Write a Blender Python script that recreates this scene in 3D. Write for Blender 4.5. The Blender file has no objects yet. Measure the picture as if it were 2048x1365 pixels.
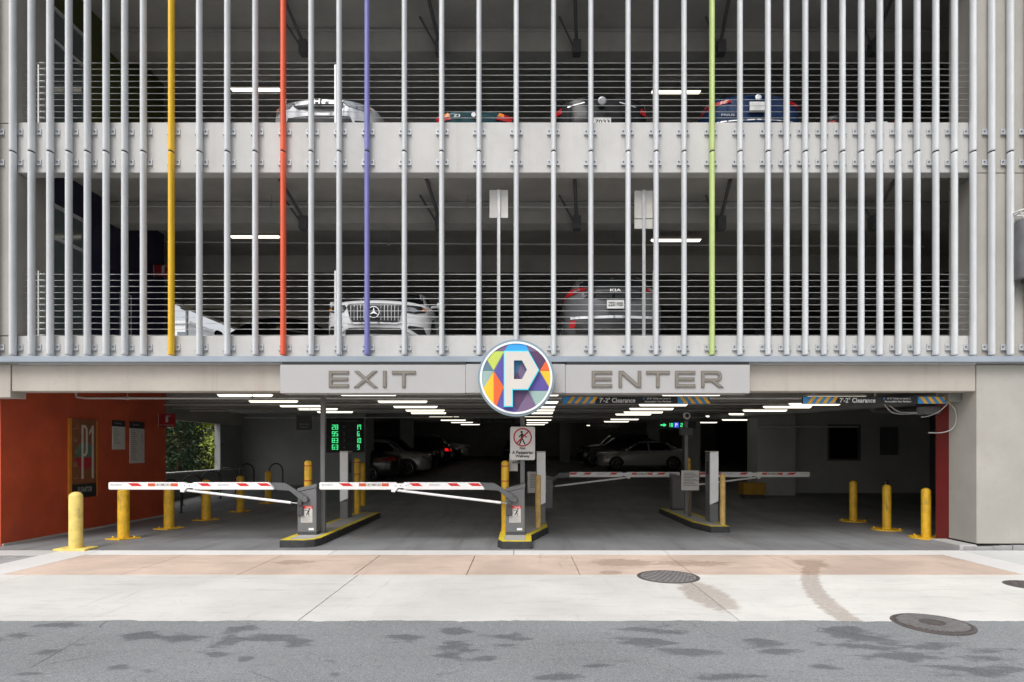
import bpy, bmesh, math, random
from mathutils import Vector, Matrix
from mathutils.bvhtree import BVHTree
from mathutils.geometry import tessellate_polygon
random.seed(7)
PI = math.pi
SC = bpy.context.scene
COL = SC.collection

# ------------------------------------------------------------------ camera, sky, sun, exposure
EYE = 1.674          # eye height
DIST = 10.0          # camera to facade plane (Y = 0)
FPX = 1195.0         # focal length in photograph pixels (2048 wide)
VX, VY = 1045.0, 900.0   # vanishing point of the depth lines
cam_d = bpy.data.cameras.new('camera')
cam_d.sensor_width = 36.0
cam_d.lens = 36.0 * FPX / 2048
cam_d.shift_x = -(VX - 1024) / 2048
cam_d.shift_y = (VY - 682.5) / 2048
cam_d.clip_end = 2000
cam_d.clip_start = 0.05
cam = bpy.data.objects.new('camera', cam_d)
COL.objects.link(cam)
cam.location = (0, -DIST, EYE)
cam.rotation_euler = (math.radians(90), 0, 0)
SC.camera = cam

SUN_EL, SUN_AZ = math.radians(51), math.radians(202)   # high, behind the camera
world = bpy.data.worlds.new('World')
SC.world = world
world.use_nodes = True
wn = world.node_tree
bg = wn.nodes['Background']
sky = wn.nodes.new('ShaderNodeTexSky')
sky.sky_type = 'NISHITA'
sky.sun_disc = False
sky.sun_elevation = SUN_EL
sky.sun_rotation = SUN_AZ
sky.air_density = 1.0
sky.dust_density = 4.0
sky.ozone_density = 1.0
hs = wn.nodes.new('ShaderNodeHueSaturation')
hs.inputs['Saturation'].default_value = 0.22     # overcast: a nearly colourless sky
wn.links.new(sky.outputs[0], hs.inputs['Color'])
wn.links.new(hs.outputs[0], bg.inputs[0])
bg.inputs[1].default_value = 0.14
sun_d = bpy.data.lights.new('sun', 'SUN')
sun_d.energy = 0.95
sun_d.angle = math.radians(28)
sun_d.color = (1.0, 0.975, 0.945)
sun = bpy.data.objects.new('sun', sun_d)
COL.objects.link(sun)
sv = Vector((math.sin(SUN_AZ) * math.cos(SUN_EL), math.cos(SUN_AZ) * math.cos(SUN_EL), math.sin(SUN_EL)))
sun.rotation_euler = (-sv).to_track_quat('-Z', 'Y').to_euler()
sun.location = sv * 40
SC.view_settings.view_transform = 'Standard'
SC.view_settings.look = 'None'
SC.view_settings.gamma = 1
SC.view_settings.use_curve_mapping = False
SC.view_settings.exposure = 0.42
SC.cycles.use_denoising = True
SC.cycles.max_bounces = 7
SC.cycles.diffuse_bounces = 5
SC.cycles.sample_clamp_indirect = 4.0


# ------------------------------------------------------------------ helpers
def at(px, py, y):
    """photograph pixel at depth y -> (X, Z)"""
    s = (y + DIST) / FPX
    return (px - VX) * s, EYE - (py - VY) * s


def tag(o, label=None, cat=None, group=None, kind=None):
    if label: o['label'] = label
    if cat: o['category'] = cat
    if group: o['group'] = group
    if kind: o['kind'] = kind
    return o


def thing(name, label, cat, loc=(0, 0, 0), rotz=0, group=None):
    o = bpy.data.objects.new(name, None)
    o.empty_display_size = 0.2
    COL.objects.link(o)
    o.location = loc
    o.rotation_euler = (0, 0, rotz)
    return tag(o, label, cat, group)


def root_loc(p):
    while p.parent: p = p.parent
    return p.location


def kids(o):
    return [c for c in COL.objects if c.parent == o]


KIDS = {}


def dup(root, loc, rotz=None, label=None, group=None):
    r = root.copy(); COL.objects.link(r)
    r.location = loc
    if rotz is not None: r.rotation_euler = (0, 0, rotz)
    if label: r['label'] = label
    if group: r['group'] = group
    for ch in KIDS.get(root.name, []):
        c = ch.copy(); COL.objects.link(c); c.parent = r
        KIDS.setdefault(r.name, []).append(c)
        for g in KIDS.get(ch.name, []):
            d = g.copy(); COL.objects.link(d); d.parent = c
            KIDS.setdefault(c.name, []).append(d)
    return r


class MB:
    """collects geometry, links it as ONE mesh object"""
    def __init__(self):
        self.v = []; self.f = []; self.fm = []; self.mi = 0

    def add(self, vs, fs):
        b = len(self.v)
        self.v += [tuple(p) for p in vs]
        self.f += [tuple(i + b for i in f) for f in fs]
        self.fm += [self.mi] * len(fs)
        return self

    def box(self, x0, x1, y0, y1, z0, z1):
        if x0 > x1: x0, x1 = x1, x0
        if y0 > y1: y0, y1 = y1, y0
        if z0 > z1: z0, z1 = z1, z0
        return self.add([(x0, y0, z0), (x1, y0, z0), (x1, y1, z0), (x0, y1, z0), (x0, y0, z1), (x1, y0, z1), (x1, y1, z1), (x0, y1, z1)],
                        [(0, 3, 2, 1), (4, 5, 6, 7), (0, 1, 5, 4), (1, 2, 6, 5), (2, 3, 7, 6), (3, 0, 4, 7)])

    def tube(self, pts, r, n=10, r2=None):
        pts = [Vector(p) for p in pts]
        rings = []
        prev = None
        for i, p in enumerate(pts):
            if i == 0: d = pts[1] - p
            elif i == len(pts) - 1: d = p - pts[i - 1]
            else: d = (pts[i + 1] - pts[i - 1])
            d.normalize()
            if prev is None:
                a = Vector((0, 0, 1)) if abs(d.z) < .9 else Vector((1, 0, 0))
                u = d.cross(a).normalized()
            else:
                u = (prev - d * prev.dot(d)).normalized()
            prev = u
            w = d.cross(u)
            rr = r if r2 is None else r + (r2 - r) * i / (len(pts) - 1)
            rings.append([p + (u * math.cos(2 * PI * k / n) + w * math.sin(2 * PI * k / n)) * rr for k in range(n)])
        vs = [q for rg in rings for q in rg]
        fs = []
        for i in range(len(rings) - 1):
            for k in range(n):
                fs.append((i * n + k, i * n + (k + 1) % n, (i + 1) * n + (k + 1) % n, (i + 1) * n + k))
        fs.append(tuple(range(n))[::-1])
        fs.append(tuple((len(rings) - 1) * n + k for k in range(n)))
        return self.add(vs, fs)

    def lathe(self, prof, c=(0, 0, 0), n=24, axis='z'):
        vs = []; fs = []
        for (r, h) in prof:
            for k in range(n):
                a = 2 * PI * k / n
                if axis == 'z': q = (c[0] + r * math.cos(a), c[1] + r * math.sin(a), c[2] + h)
                elif axis == 'y': q = (c[0] + r * math.cos(a), c[1] + h, c[2] + r * math.sin(a))
                else: q = (c[0] + h, c[1] + r * math.cos(a), c[2] + r * math.sin(a))
                vs.append(q)
        m = len(prof)
        for i in range(m - 1):
            for k in range(n):
                fs.append((i * n + k, i * n + (k + 1) % n, (i + 1) * n + (k + 1) % n, (i + 1) * n + k))
        fs.append(tuple(range(n))[::-1]); fs.append(tuple((m - 1) * n + k for k in range(n)))
        return self.add(vs, fs)

    def prism(self, loops, c, u, v, depth, side_mi=None):
        """polygon with holes: loops of 2-D points in the (u, v) plane at c, thickened by depth along -(u x v); front at c"""
        if not isinstance(loops[0][0], (tuple, list)): loops = [loops]
        u = Vector(u); v = Vector(v); n = u.cross(v).normalized(); c = Vector(c)
        l3 = [[Vector((p[0], p[1], 0)) for p in lp] for lp in loops]
        tris = tessellate_polygon(l3)
        flat = [p for lp in loops for p in lp]
        k = len(flat)
        fr = [c + u * p[0] + v * p[1] for p in flat]
        bk = [q - n * depth for q in fr]
        fs = []
        for t in tris:
            a, b, d = (Vector((flat[i][0], flat[i][1])) for i in t)
            cr = (b - a).x * (d - a).y - (b - a).y * (d - a).x
            t = tuple(t) if cr > 0 else tuple(t)[::-1]
            fs.append(t)
        b0 = len(self.fm)
        if depth == 0:
            return self.add(fr, fs)
        self.add(fr + bk, fs + [tuple(i + k for i in t[::-1]) for t in fs])
        sides = []; o = 0
        for lp in loops:
            m = len(lp)
            for i in range(m):
                sides.append((o + i, o + (i + 1) % m, k + o + (i + 1) % m, k + o + i))
            o += m
        keep = self.mi
        if side_mi is not None: self.mi = side_mi
        b = len(self.v) - 2 * k
        self.f += [tuple(i + b for i in f) for f in sides]
        self.fm += [self.mi] * len(sides)
        self.mi = keep
        return self

    def build(self, name, mats, parent=None, bevel=0, smooth=False, label=None, seg=1, recalc=True, angle=40):
        off = Vector((0, 0, 0))
        if parent is not None: off = root_loc(parent)
        me = bpy.data.meshes.new(name)
        me.from_pydata([(p[0] - off[0], p[1] - off[1], p[2] - off[2]) for p in self.v], [], self.f)
        if not isinstance(mats, (list, tuple)): mats = [mats]
        for m in mats: me.materials.append(m)
        if len(mats) > 1:
            me.polygons.foreach_set('material_index', self.fm)
        if recalc or bevel:
            bm = bmesh.new(); bm.from_mesh(me)
            bmesh.ops.recalc_face_normals(bm, faces=bm.faces)
            if bevel:
                es = [e for e in bm.edges if len(e.link_faces) == 2 and e.calc_face_angle(0) > .5]
                bmesh.ops.bevel(bm, geom=es, offset=bevel, segments=seg, affect='EDGES', profile=.5, clamp_overlap=True)
            bm.to_mesh(me); bm.free()
        if smooth:
            me.polygons.foreach_set('use_smooth', [True] * len(me.polygons))
            try: me.set_sharp_from_angle(angle=math.radians(angle))
            except Exception: pass
        o = bpy.data.objects.new(name, me)
        COL.objects.link(o)
        if parent is not None:
            o.parent = parent
            KIDS.setdefault(parent.name, []).append(o)
        if label: o['label'] = label
        return o


def B(x0, x1, y0, y1, z0, z1):
    return MB().box(x0, x1, y0, y1, z0, z1)


XA, YA, ZA = Vector((1, 0, 0)), Vector((0, 1, 0)), Vector((0, 0, 1))


def text(s, c, w, h, mat, parent, u=XA, v=ZA, name='lettering', lift=0.0, depth=0.002, keep=False, bold=.018):
    """print s fitted in a w x h box centred on c"""
    cu = bpy.data.curves.new('txt', 'FONT')
    cu.body = s; cu.align_x = 'CENTER'
    cu.resolution_u = 3; cu.offset = bold
    ob = bpy.data.objects.new('txt', cu)
    COL.objects.link(ob)
    dg = bpy.context.evaluated_depsgraph_get()
    me = bpy.data.meshes.new_from_object(ob.evaluated_get(dg))
    COL.objects.unlink(ob); bpy.data.objects.remove(ob); bpy.data.curves.remove(cu)
    xs = [q.co.x for q in me.vertices]; ys = [q.co.y for q in me.vertices]
    x0, x1, y0, y1 = min(xs), max(xs), min(ys), max(ys)
    sx = w / (x1 - x0); sy = h / (y1 - y0)
    if keep: sx = sy = min(sx, sy)
    u = Vector(u); v = Vector(v); n = u.cross(v).normalized(); c = Vector(c)
    m = MB()
    vs = [c + u * ((q.co.x - (x0 + x1) / 2) * sx) + v * ((q.co.y - (y0 + y1) / 2) * sy) + n * (lift + depth) for q in me.vertices]
    fs = [tuple(p.vertices) for p in me.polygons]
    m.add(vs, fs)
    bpy.data.meshes.remove(me)
    return m.build(name, mat, parent, recalc=False)


SEG = {'0': 'abcdef', '1': 'bc', '2': 'abged', '3': 'abgcd', '4': 'fgbc', '5': 'afgcd', '6': 'afgedc', '7': 'fabc', '8': 'abcdefg', '9': 'abcdfg'}


def digits(m, s, x, z, w, h, t, y, gap):
    """seven-segment digits, upper left corner at x, z, facing -Y"""
    for ch in s:
        for g in SEG[ch]:
            b = {'a': (0, w, 0, t), 'g': (0, w, h / 2 - t / 2, h / 2 + t / 2), 'd': (0, w, h - t, h), 'f': (0, t, 0, h / 2), 'b': (w - t, w, 0, h / 2), 'e': (0, t, h / 2, h), 'c': (w - t, w, h / 2, h)}[g]
            e = 0.0006 * 'abcdefg'.index(g)
            m.box(x + b[0], x + b[1], y - .006 - e, y, z - b[3], z - b[2])
        x += w + gap


# ------------------------------------------------------------------ materials
def nodes(name):
    m = bpy.data.materials.new(name)
    m.use_nodes = True
    nt = m.node_tree
    return m, nt, nt.nodes['Principled BSDF']


def N(nt, t, **kw):
    n = nt.nodes.new(t)
    for k, val in kw.items():
        if k in n.inputs: n.inputs[k].default_value = val
        else: setattr(n, k, val)
    return n


def mixc(nt, fac, a, b, mode='MIX'):
    n = nt.nodes.new('ShaderNodeMix'); n.data_type = 'RGBA'; n.blend_type = mode
    for sock, val in ((n.inputs[0], fac), (n.inputs[6], a), (n.inputs[7], b)):
        if hasattr(val, 'is_output') or hasattr(val, 'links'): nt.links.new(val, sock)
        elif isinstance(val, (int, float)): sock.default_value = val
        else: sock.default_value = (*val[:3], 1)
    return n.outputs[2]


def math_(nt, op, a, b=None, c=None, clamp=False):
    n = nt.nodes.new('ShaderNodeMath'); n.operation = op; n.use_clamp = clamp
    for i, val in enumerate((a, b, c)):
        if val is None: continue
        if isinstance(val, (int, float)): n.inputs[i].default_value = val
        else: nt.links.new(val, n.inputs[i])
    return n.outputs[0]


def wpos(nt, scale=(1, 1, 1)):
    g = nt.nodes.new('ShaderNodeNewGeometry')
    mp = nt.nodes.new('ShaderNodeMapping')
    mp.inputs['Scale'].default_value = scale
    nt.links.new(g.outputs['Position'], mp.inputs['Vector'])
    return mp.outputs[0]


def noise(nt, vec, scale, detail=4, rough=.55):
    n = N(nt, 'ShaderNodeTexNoise')
    n.inputs['Scale'].default_value = scale; n.inputs['Detail'].default_value = detail; n.inputs['Roughness'].default_value = rough
    nt.links.new(vec, n.inputs['Vector'])
    return n.outputs[0]


def ramp(nt, fac, a, b):
    n = nt.nodes.new('ShaderNodeMapRange')
    n.inputs[1].default_value = a; n.inputs[2].default_value = b
    n.interpolation_type = 'SMOOTHSTEP'
    nt.links.new(fac, n.inputs[0])
    return n.outputs[0]


def worn(m, k=.09):
    """each object of this paint a shade apart, with faint vertical streaks of dust"""
    nt = m.node_tree; bs = nt.nodes['Principled BSDF']
    src = bs.inputs['Base Color'].links[0].from_socket
    oi = nt.nodes.new('ShaderNodeObjectInfo')
    f = math_(nt, 'ADD', math_(nt, 'MULTIPLY', oi.outputs['Random'], k), 1 - k)
    st = math_(nt, 'MULTIPLY', ramp(nt, noise(nt, wpos(nt, (14, 14, .35)), 1.5, 6, .7), .5, .75), .22)
    f = math_(nt, 'SUBTRACT', f, st)
    cb = nt.nodes.new('ShaderNodeCombineColor')
    for i in range(3): nt.links.new(f, cb.inputs[i])
    nt.links.new(mixc(nt, 1.0, src, cb.outputs[0], 'MULTIPLY'), bs.inputs['Base Color'])
    return m


def slab_tint(m, k=.10):
    """each cast slab a shade apart"""
    nt = m.node_tree; bs = nt.nodes['Principled BSDF']
    src = bs.inputs['Base Color'].links[0].from_socket
    oi = nt.nodes.new('ShaderNodeObjectInfo')
    f = math_(nt, 'ADD', math_(nt, 'MULTIPLY', oi.outputs['Random'], k), 1 - k * .6)
    cb = nt.nodes.new('ShaderNodeCombineColor')
    for i in range(3): nt.links.new(f, cb.inputs[i])
    nt.links.new(mixc(nt, 1.0, src, cb.outputs[0], 'MULTIPLY'), bs.inputs['Base Color'])
    return m


def scl(c, k): return tuple(min(1, x * k) for x in c[:3])


def bump(nt, bs, h, strength=.2, dist=.01):
    b = nt.nodes.new('ShaderNodeBump')
    b.inputs['Strength'].default_value = strength; b.inputs['Distance'].default_value = dist
    nt.links.new(h, b.inputs['Height']); nt.links.new(b.outputs[0], bs.inputs['Normal'])


def paint(name, c, rough=.45, metal=0, var=.12, scale=6, coat=0, bmp=0.0, dirt=0):
    """painted or plain surface with slight mottling"""
    m, nt, bs = nodes(name)
    p = wpos(nt)
    n1 = noise(nt, p, scale, 5)
    col = mixc(nt, ramp(nt, n1, .3, .7), scl(c, 1 - var), scl(c, 1 + var))
    if dirt:
        d = ramp(nt, noise(nt, wpos(nt, (1, 1, .35)), 9, 7, .75), .54, .72)
        d = math_(nt, 'MAXIMUM', d, ramp(nt, noise(nt, wpos(nt, (1, 1, 2.5)), 30, 4, .8), .66, .72))
        col = mixc(nt, math_(nt, 'MULTIPLY', d, dirt), col, (.08, .07, .06))
    nt.links.new(col, bs.inputs['Base Color'])
    r = nt.nodes.new('ShaderNodeMapRange')
    r.inputs[3].default_value = max(.02, rough - .08); r.inputs[4].default_value = min(1, rough + .1)
    nt.links.new(noise(nt, p, scale * 2.3, 3), r.inputs[0]); nt.links.new(r.outputs[0], bs.inputs['Roughness'])
    bs.inputs['Metallic'].default_value = metal
    if coat: bs.inputs['Coat Weight'].default_value = coat; bs.inputs['Coat Roughness'].default_value = .03
    if bmp: bump(nt, bs, noise(nt, p, 40, 3), bmp, .004)
    return m


def concrete(name, c, var=.1, streak=.25, rough=.85, streak_col=(.3, .22, .15), bmp=.25, fine=60):
    m, nt, bs = nodes(name)
    p = wpos(nt)
    col = mixc(nt, ramp(nt, noise(nt, p, .9, 5), .3, .7), scl(c, 1 - var), scl(c, 1 + var))
    col = mixc(nt, math_(nt, 'MULTIPLY', ramp(nt, noise(nt, p, 7, 6, .7), .45, .75), .22), col, scl(c, .72))
    if streak:
        s = ramp(nt, noise(nt, wpos(nt, (3.2, 3.2, .12)), 1.6, 5, .65), .52, .78)
        col = mixc(nt, math_(nt, 'MULTIPLY', s, streak), col, streak_col)
    sp = ramp(nt, noise(nt, p, fine, 2), .62, .72)
    col = mixc(nt, math_(nt, 'MULTIPLY', sp, .25), col, scl(c, .6))
    nt.links.new(col, bs.inputs['Base Color'])
    bs.inputs['Roughness'].default_value = rough
    if bmp: bump(nt, bs, noise(nt, p, fine, 4), bmp, .004)
    return m


def emit(name, c, s):
    m, nt, bs = nodes(name)
    bs.inputs['Base Color'].default_value = (*c, 1)
    bs.inputs['Emission Color'].default_value = (*c, 1)
    bs.inputs['Emission Strength'].default_value = s
    return m


def ellipse_mask(nt, x, y, cx, cy, rx, ry, nz, amp):
    """1 inside a ragged ellipse"""
    dx = math_(nt, 'DIVIDE', math_(nt, 'SUBTRACT', x, cx), rx)
    dy = math_(nt, 'DIVIDE', math_(nt, 'SUBTRACT', y, cy), ry)
    d = math_(nt, 'SQRT', math_(nt, 'ADD', math_(nt, 'MULTIPLY', dx, dx), math_(nt, 'MULTIPLY', dy, dy)))
    d = math_(nt, 'ADD', d, math_(nt, 'MULTIPLY', math_(nt, 'SUBTRACT', nz, .5), amp))
    return ramp(nt, d, 1.1, .78)


def pavement_mat(name, c, var=.05, stains=True, rough=.8, grime=.35):
    """pale cast concrete with faint scuffs, water runs and rust-coloured spills where the photograph has them"""
    m, nt, bs = nodes(name)
    p = wpos(nt)
    col = mixc(nt, ramp(nt, noise(nt, p, .7, 5), .3, .7), scl(c, 1 - var), scl(c, 1 + var))
    col = mixc(nt, math_(nt, 'MULTIPLY', ramp(nt, noise(nt, wpos(nt, (.5, 2.6, 1)), 2.2, 7, .72), .48, .78), grime), col, scl(c, .70))
    col = mixc(nt, math_(nt, 'MULTIPLY', ramp(nt, noise(nt, p, 9, 7, .75), .5, .8), grime * .8), col, scl(c, .74))
    # dark scuffs, tyre flecks and gum spots
    sc_ = ramp(nt, noise(nt, wpos(nt, (1.1, 3, 1)), 5, 4, .85), .63, .70)
    col = mixc(nt, math_(nt, 'MULTIPLY', sc_, .45), col, scl(c, .5))
    tk = ramp(nt, noise(nt, wpos(nt, (2.4, .22, 1)), 2.1, 6, .75), .57, .74)
    col = mixc(nt, math_(nt, 'MULTIPLY', tk, grime * .75), col, scl(c, .6))
    gv = N(nt, 'ShaderNodeTexVoronoi'); gv.inputs['Scale'].default_value = 3.5
    nt.links.new(p, gv.inputs['Vector'])
    col = mixc(nt, math_(nt, 'MULTIPLY', ramp(nt, gv.outputs['Distance'], .06, .035), .35), col, scl(c, .45))
    if stains:
        sx = nt.nodes.new('ShaderNodeSeparateXYZ'); nt.links.new(p, sx.inputs[0])
        x, y = sx.outputs[0], sx.outputs[1]
        nz = noise(nt, wpos(nt, (1, 2.2, 1)), 5, 6, .7)
        # water run: X = 3.2 + .1 t + .09 t^2 with t = Y + 4.18
        t = math_(nt, 'ADD', y, 4.18)
        cx = math_(nt, 'ADD', math_(nt, 'ADD', math_(nt, 'MULTIPLY', t, .1), math_(nt, 'MULTIPLY', math_(nt, 'MULTIPLY', t, t), .09)), 3.2)
        d = math_(nt, 'ABSOLUTE', math_(nt, 'SUBTRACT', x, cx))
        d = math_(nt, 'ADD', d, math_(nt, 'MULTIPLY', math_(nt, 'SUBTRACT', nz, .5), .22))
        run = ramp(nt, d, .15, .09)
        run = math_(nt, 'MULTIPLY', run, ramp(nt, y, -.75, -1.1))
        for (ex, ey, rx, ry, am) in ((2.12, -3.1, .26, .75, 1.3), (1.5, -1.15, .5, .3, 2.2), (1.2, -1.85, .16, .14, .8), (2.5, -1.2, .6, .22, 2.6), (4.25, -1.2, .25, .3, 1.6), (-3.4, -1.1, .3, .18, 2.5)):
            run = math_(nt, 'MAXIMUM', run, ellipse_mask(nt, x, y, ex, ey, rx, ry, nz, am))
        fine = ramp(nt, noise(nt, wpos(nt, (1.2, 2.6, 1)), 14, 6, .75), .3, .72)
        run = math_(nt, 'MULTIPLY', run, math_(nt, 'ADD', math_(nt, 'MULTIPLY', fine, .55), .45))
        col = mixc(nt, math_(nt, 'MULTIPLY', run, .9), col, mixc(nt, .45, scl(c, .5), (.36, .23, .15)))
    nt.links.new(col, bs.inputs['Base Color'])
    bs.inputs['Roughness'].default_value = rough
    bump(nt, bs, noise(nt, p, 90, 3), .2, .003)
    return m


def asphalt_mat():
    m, nt, bs = nodes('asphalt')
    p = wpos(nt)
    c = (.235, .245, .255)
    col = mixc(nt, ramp(nt, noise(nt, p, .5, 4), .3, .7), scl(c, .86), scl(c, 1.12))
    # aggregate
    v = N(nt, 'ShaderNodeTexVoronoi'); v.inputs['Scale'].default_value = 130
    nt.links.new(p, v.inputs['Vector'])
    sepc = nt.nodes.new('ShaderNodeSeparateColor'); nt.links.new(v.outputs['Color'], sepc.inputs[0])
    col = mixc(nt, math_(nt, 'MULTIPLY', ramp(nt, sepc.outputs[0], .7, .95), .6), col, (.43, .43, .42))
    col = mixc(nt, math_(nt, 'MULTIPLY', ramp(nt, noise(nt, p, 28, 5, .8), .5, .72), .35), col, scl(c, .6))
    col = mixc(nt, math_(nt, 'MULTIPLY', ramp(nt, noise(nt, wpos(nt, (.25, 1.1, 1)), 1.1, 5, .6), .45, .7), .3), col, scl(c, 1.3))
    col = mixc(nt, math_(nt, 'MULTIPLY', ramp(nt, sepc.outputs[1], .72, .9), .55), col, (.09, .094, .1))
    ck = N(nt, 'ShaderNodeTexVoronoi'); ck.feature = 'DISTANCE_TO_EDGE'; ck.inputs['Scale'].default_value = .55
    wv = mixc(nt, .12, p, N(nt, 'ShaderNodeTexNoise', Scale=2.5).outputs['Color'], 'ADD')
    nt.links.new(wv, ck.inputs['Vector'])
    crk = math_(nt, 'MULTIPLY', ramp(nt, ck.outputs['Distance'], .003, .0008), ramp(nt, noise(nt, p, .6, 2), .5, .6))
    col = mixc(nt, math_(nt, 'MULTIPLY', crk, .6), col, (.06, .06, .062))
    # damp dark patches, drawn out along the traffic
    sx = nt.nodes.new('ShaderNodeSeparateXYZ'); nt.links.new(p, sx.inputs[0])
    x, y = sx.outputs[0], sx.outputs[1]
    nz = noise(nt, wpos(nt, (1, 2.2, 1)), 2.2, 9, .62)
    patch = None
    for (px, py, rx, ry) in ((120, 1253, 44, 7), (20, 1272, 50, 8), (275, 1270, 45, 8), (535, 1272, 50, 8), (370, 1273, 40, 12), (470, 1258, 34, 8), (450, 1285, 32, 14),
                             (430, 1306, 18, 6), (490, 1316, 26, 6), (95, 1302, 30, 6), (240, 1330, 26, 6), (600, 1282, 32, 7), (670, 1346, 24, 6), (805, 1275, 46, 9),
                             (905, 1262, 40, 7), (920, 1292, 36, 12), (905, 1308, 26, 8), (965, 1316, 28, 6), (1010, 1272, 46, 8), (1010, 1288, 40, 6), (1190, 1329, 26, 5),
                             (1310, 1260, 70, 8), (1290, 1282, 60, 9), (1380, 1300, 60, 10), (1530, 1286, 46, 12), (1560, 1300, 44, 8), (1700, 1264, 50, 18), (1780, 1288, 120, 10),
                             (1850, 1312, 140, 9), (1960, 1338, 120, 12), (1120, 1352, 46, 7), (1460, 1352, 70, 7), (60, 1345, 40, 6), (1985, 1300, 70, 7), (1640, 1330, 34, 5)):
        d = FPX * EYE / (py - VY)
        cxw, cyw, rxw, ryw = (px - VX) / FPX * d, d - DIST, rx / FPX * d * 1.5, abs(FPX * EYE / (py - ry - VY) - d) * 1.45
        dx = math_(nt, 'DIVIDE', math_(nt, 'SUBTRACT', x, cxw), rxw); dy = math_(nt, 'DIVIDE', math_(nt, 'SUBTRACT', y, cyw), ryw)
        e = math_(nt, 'SUBTRACT', 1.15, math_(nt, 'SQRT', math_(nt, 'ADD', math_(nt, 'MULTIPLY', dx, dx), math_(nt, 'MULTIPLY', dy, dy))), clamp=True)
        patch = e if patch is None else math_(nt, 'MAXIMUM', patch, e)
    streak = math_(nt, 'MULTIPLY', ramp(nt, noise(nt, wpos(nt, (.35, 2.4, 1)), 1.7, 6, .7), .55, .75), .5)
    patch = ramp(nt, math_(nt, 'ADD', math_(nt, 'MULTIPLY', patch, .30), nz), .61, .75)
    patch = math_(nt, 'MAXIMUM', patch, streak)
    col = mixc(nt, math_(nt, 'MULTIPLY', patch, .72), col, mixc(nt, 1.0, col, (.36, .37, .39), 'MULTIPLY'))
    nt.links.new(col, bs.inputs['Base Color'])
    bs.inputs['Roughness'].default_value = .75
    bump(nt, bs, noise(nt, p, 120, 4, .7), .5, .006)
    return m


M = {}
M['spandrel'] = concrete('spandrel_concrete', (.52, .512, .497), .07, .3, streak_col=(.33, .29, .245), bmp=.12)
M['beam'] = concrete('beam_concrete', (.43, .395, .35), .07, .7, streak_col=(.36, .29, .23), bmp=.2)
M['column'] = concrete('column_concrete', (.38, .362, .328), .08, .4, streak_col=(.42, .38, .33), bmp=.25)
M['soffit'] = concrete('deck_concrete', (.40, .385, .355), .12, .1, streak_col=(.12, .11, .1), bmp=.3)
M['garage_floor'] = concrete('garage_floor_concrete', (.22, .225, .232), .15, 0, rough=.6, bmp=.2)
def lane_tracks(m):
    nt = m.node_tree; bs = nt.nodes['Principled BSDF']
    src = bs.inputs['Base Color'].links[0].from_socket
    tk = ramp(nt, noise(nt, wpos(nt, (1.6, .12, 1)), 1.3, 6, .72), .46, .72)
    col = mixc(nt, math_(nt, 'MULTIPLY', tk, .6), src, (.085, .083, .08))
    sp = ramp(nt, noise(nt, wpos(nt), 2.2, 5, .7), .6, .74)
    col = mixc(nt, math_(nt, 'MULTIPLY', sp, .6), col, (.06, .058, .055))
    nt.links.new(col, bs.inputs['Base Color'])


lane_tracks(M['garage_floor'])
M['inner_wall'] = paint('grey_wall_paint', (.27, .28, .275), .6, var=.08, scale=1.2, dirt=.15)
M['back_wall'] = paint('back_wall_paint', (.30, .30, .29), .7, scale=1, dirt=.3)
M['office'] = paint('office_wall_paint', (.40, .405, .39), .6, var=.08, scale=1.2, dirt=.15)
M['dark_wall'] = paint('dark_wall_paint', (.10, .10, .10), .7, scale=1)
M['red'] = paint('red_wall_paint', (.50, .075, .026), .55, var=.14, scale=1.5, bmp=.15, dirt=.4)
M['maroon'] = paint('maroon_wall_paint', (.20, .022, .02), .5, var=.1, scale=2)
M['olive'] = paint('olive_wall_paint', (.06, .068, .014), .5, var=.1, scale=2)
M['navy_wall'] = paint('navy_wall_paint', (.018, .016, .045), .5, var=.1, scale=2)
M['fin'] = paint('silver_fin_paint', (.60, .62, .635), .40, metal=.0, var=.04, scale=3)
M['fin_yellow'] = paint('yellow_fin_paint', (.80, .48, .02), .38, var=.05, scale=3)
M['fin_orange'] = paint('orange_fin_paint', (.82, .12, .05), .38, var=.05, scale=3)
M['fin_purple'] = paint('purple_fin_paint', (.19, .195, .47), .38, var=.05, scale=3)
M['fin_green'] = paint('lime_fin_paint', (.48, .60, .22), .38, var=.05, scale=3)
for k_ in ('fin', 'fin_yellow', 'fin_orange', 'fin_purple', 'fin_green'): worn(M[k_])
M['steel'] = paint('galvanised_steel', (.50, .51, .51), .4, metal=.5, var=.1, scale=8)
M['bracket'] = paint('bracket_paint', (.48, .495, .51), .45, metal=.2, var=.08, scale=8)
M['bolt'] = paint('bolt_steel', (.17, .17, .18), .5, metal=.5)
M['channel'] = paint('blue_grey_channel_paint', (.30, .345, .40), .45, var=.06, scale=2)
M['black'] = paint('black_paint', (.014, .014, .015), .5)
M['pipe'] = paint('pipe_paint', (.45, .45, .44), .45, var=.1, scale=3)
M['dark_pipe'] = paint('dark_pipe_paint', (.34, .34, .325), .55, var=.1, scale=3)
M['bollard'] = paint('yellow_bollard_paint', (.72, .42, .02), .45, var=.14, scale=7, dirt=.8)
M['bollard_pale'] = paint('faded_bollard_paint', (.78, .60, .17), .5, var=.14, scale=7, dirt=.8)
M['tan'] = paint('tan_bollard_paint', (.60, .40, .13), .5, var=.14, scale=7, dirt=.8)
M['red_band'] = paint('red_tape', (.45, .03, .02), .4)
M['white'] = paint('white_enamel', (.84, .84, .835), .35, var=.03, scale=5, dirt=.12)
M['offwhite'] = paint('off_white_sheet', (.55, .53, .50), .45, var=.05, scale=5)
M['red_refl'] = paint('red_reflector', (.62, .02, .02), .3)
M['orange_refl'] = paint('orange_reflector', (.62, .09, .04), .3)
M['cab'] = paint('grey_cabinet_paint', (.15, .152, .157), .42, var=.06, scale=4, dirt=.12)
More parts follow.
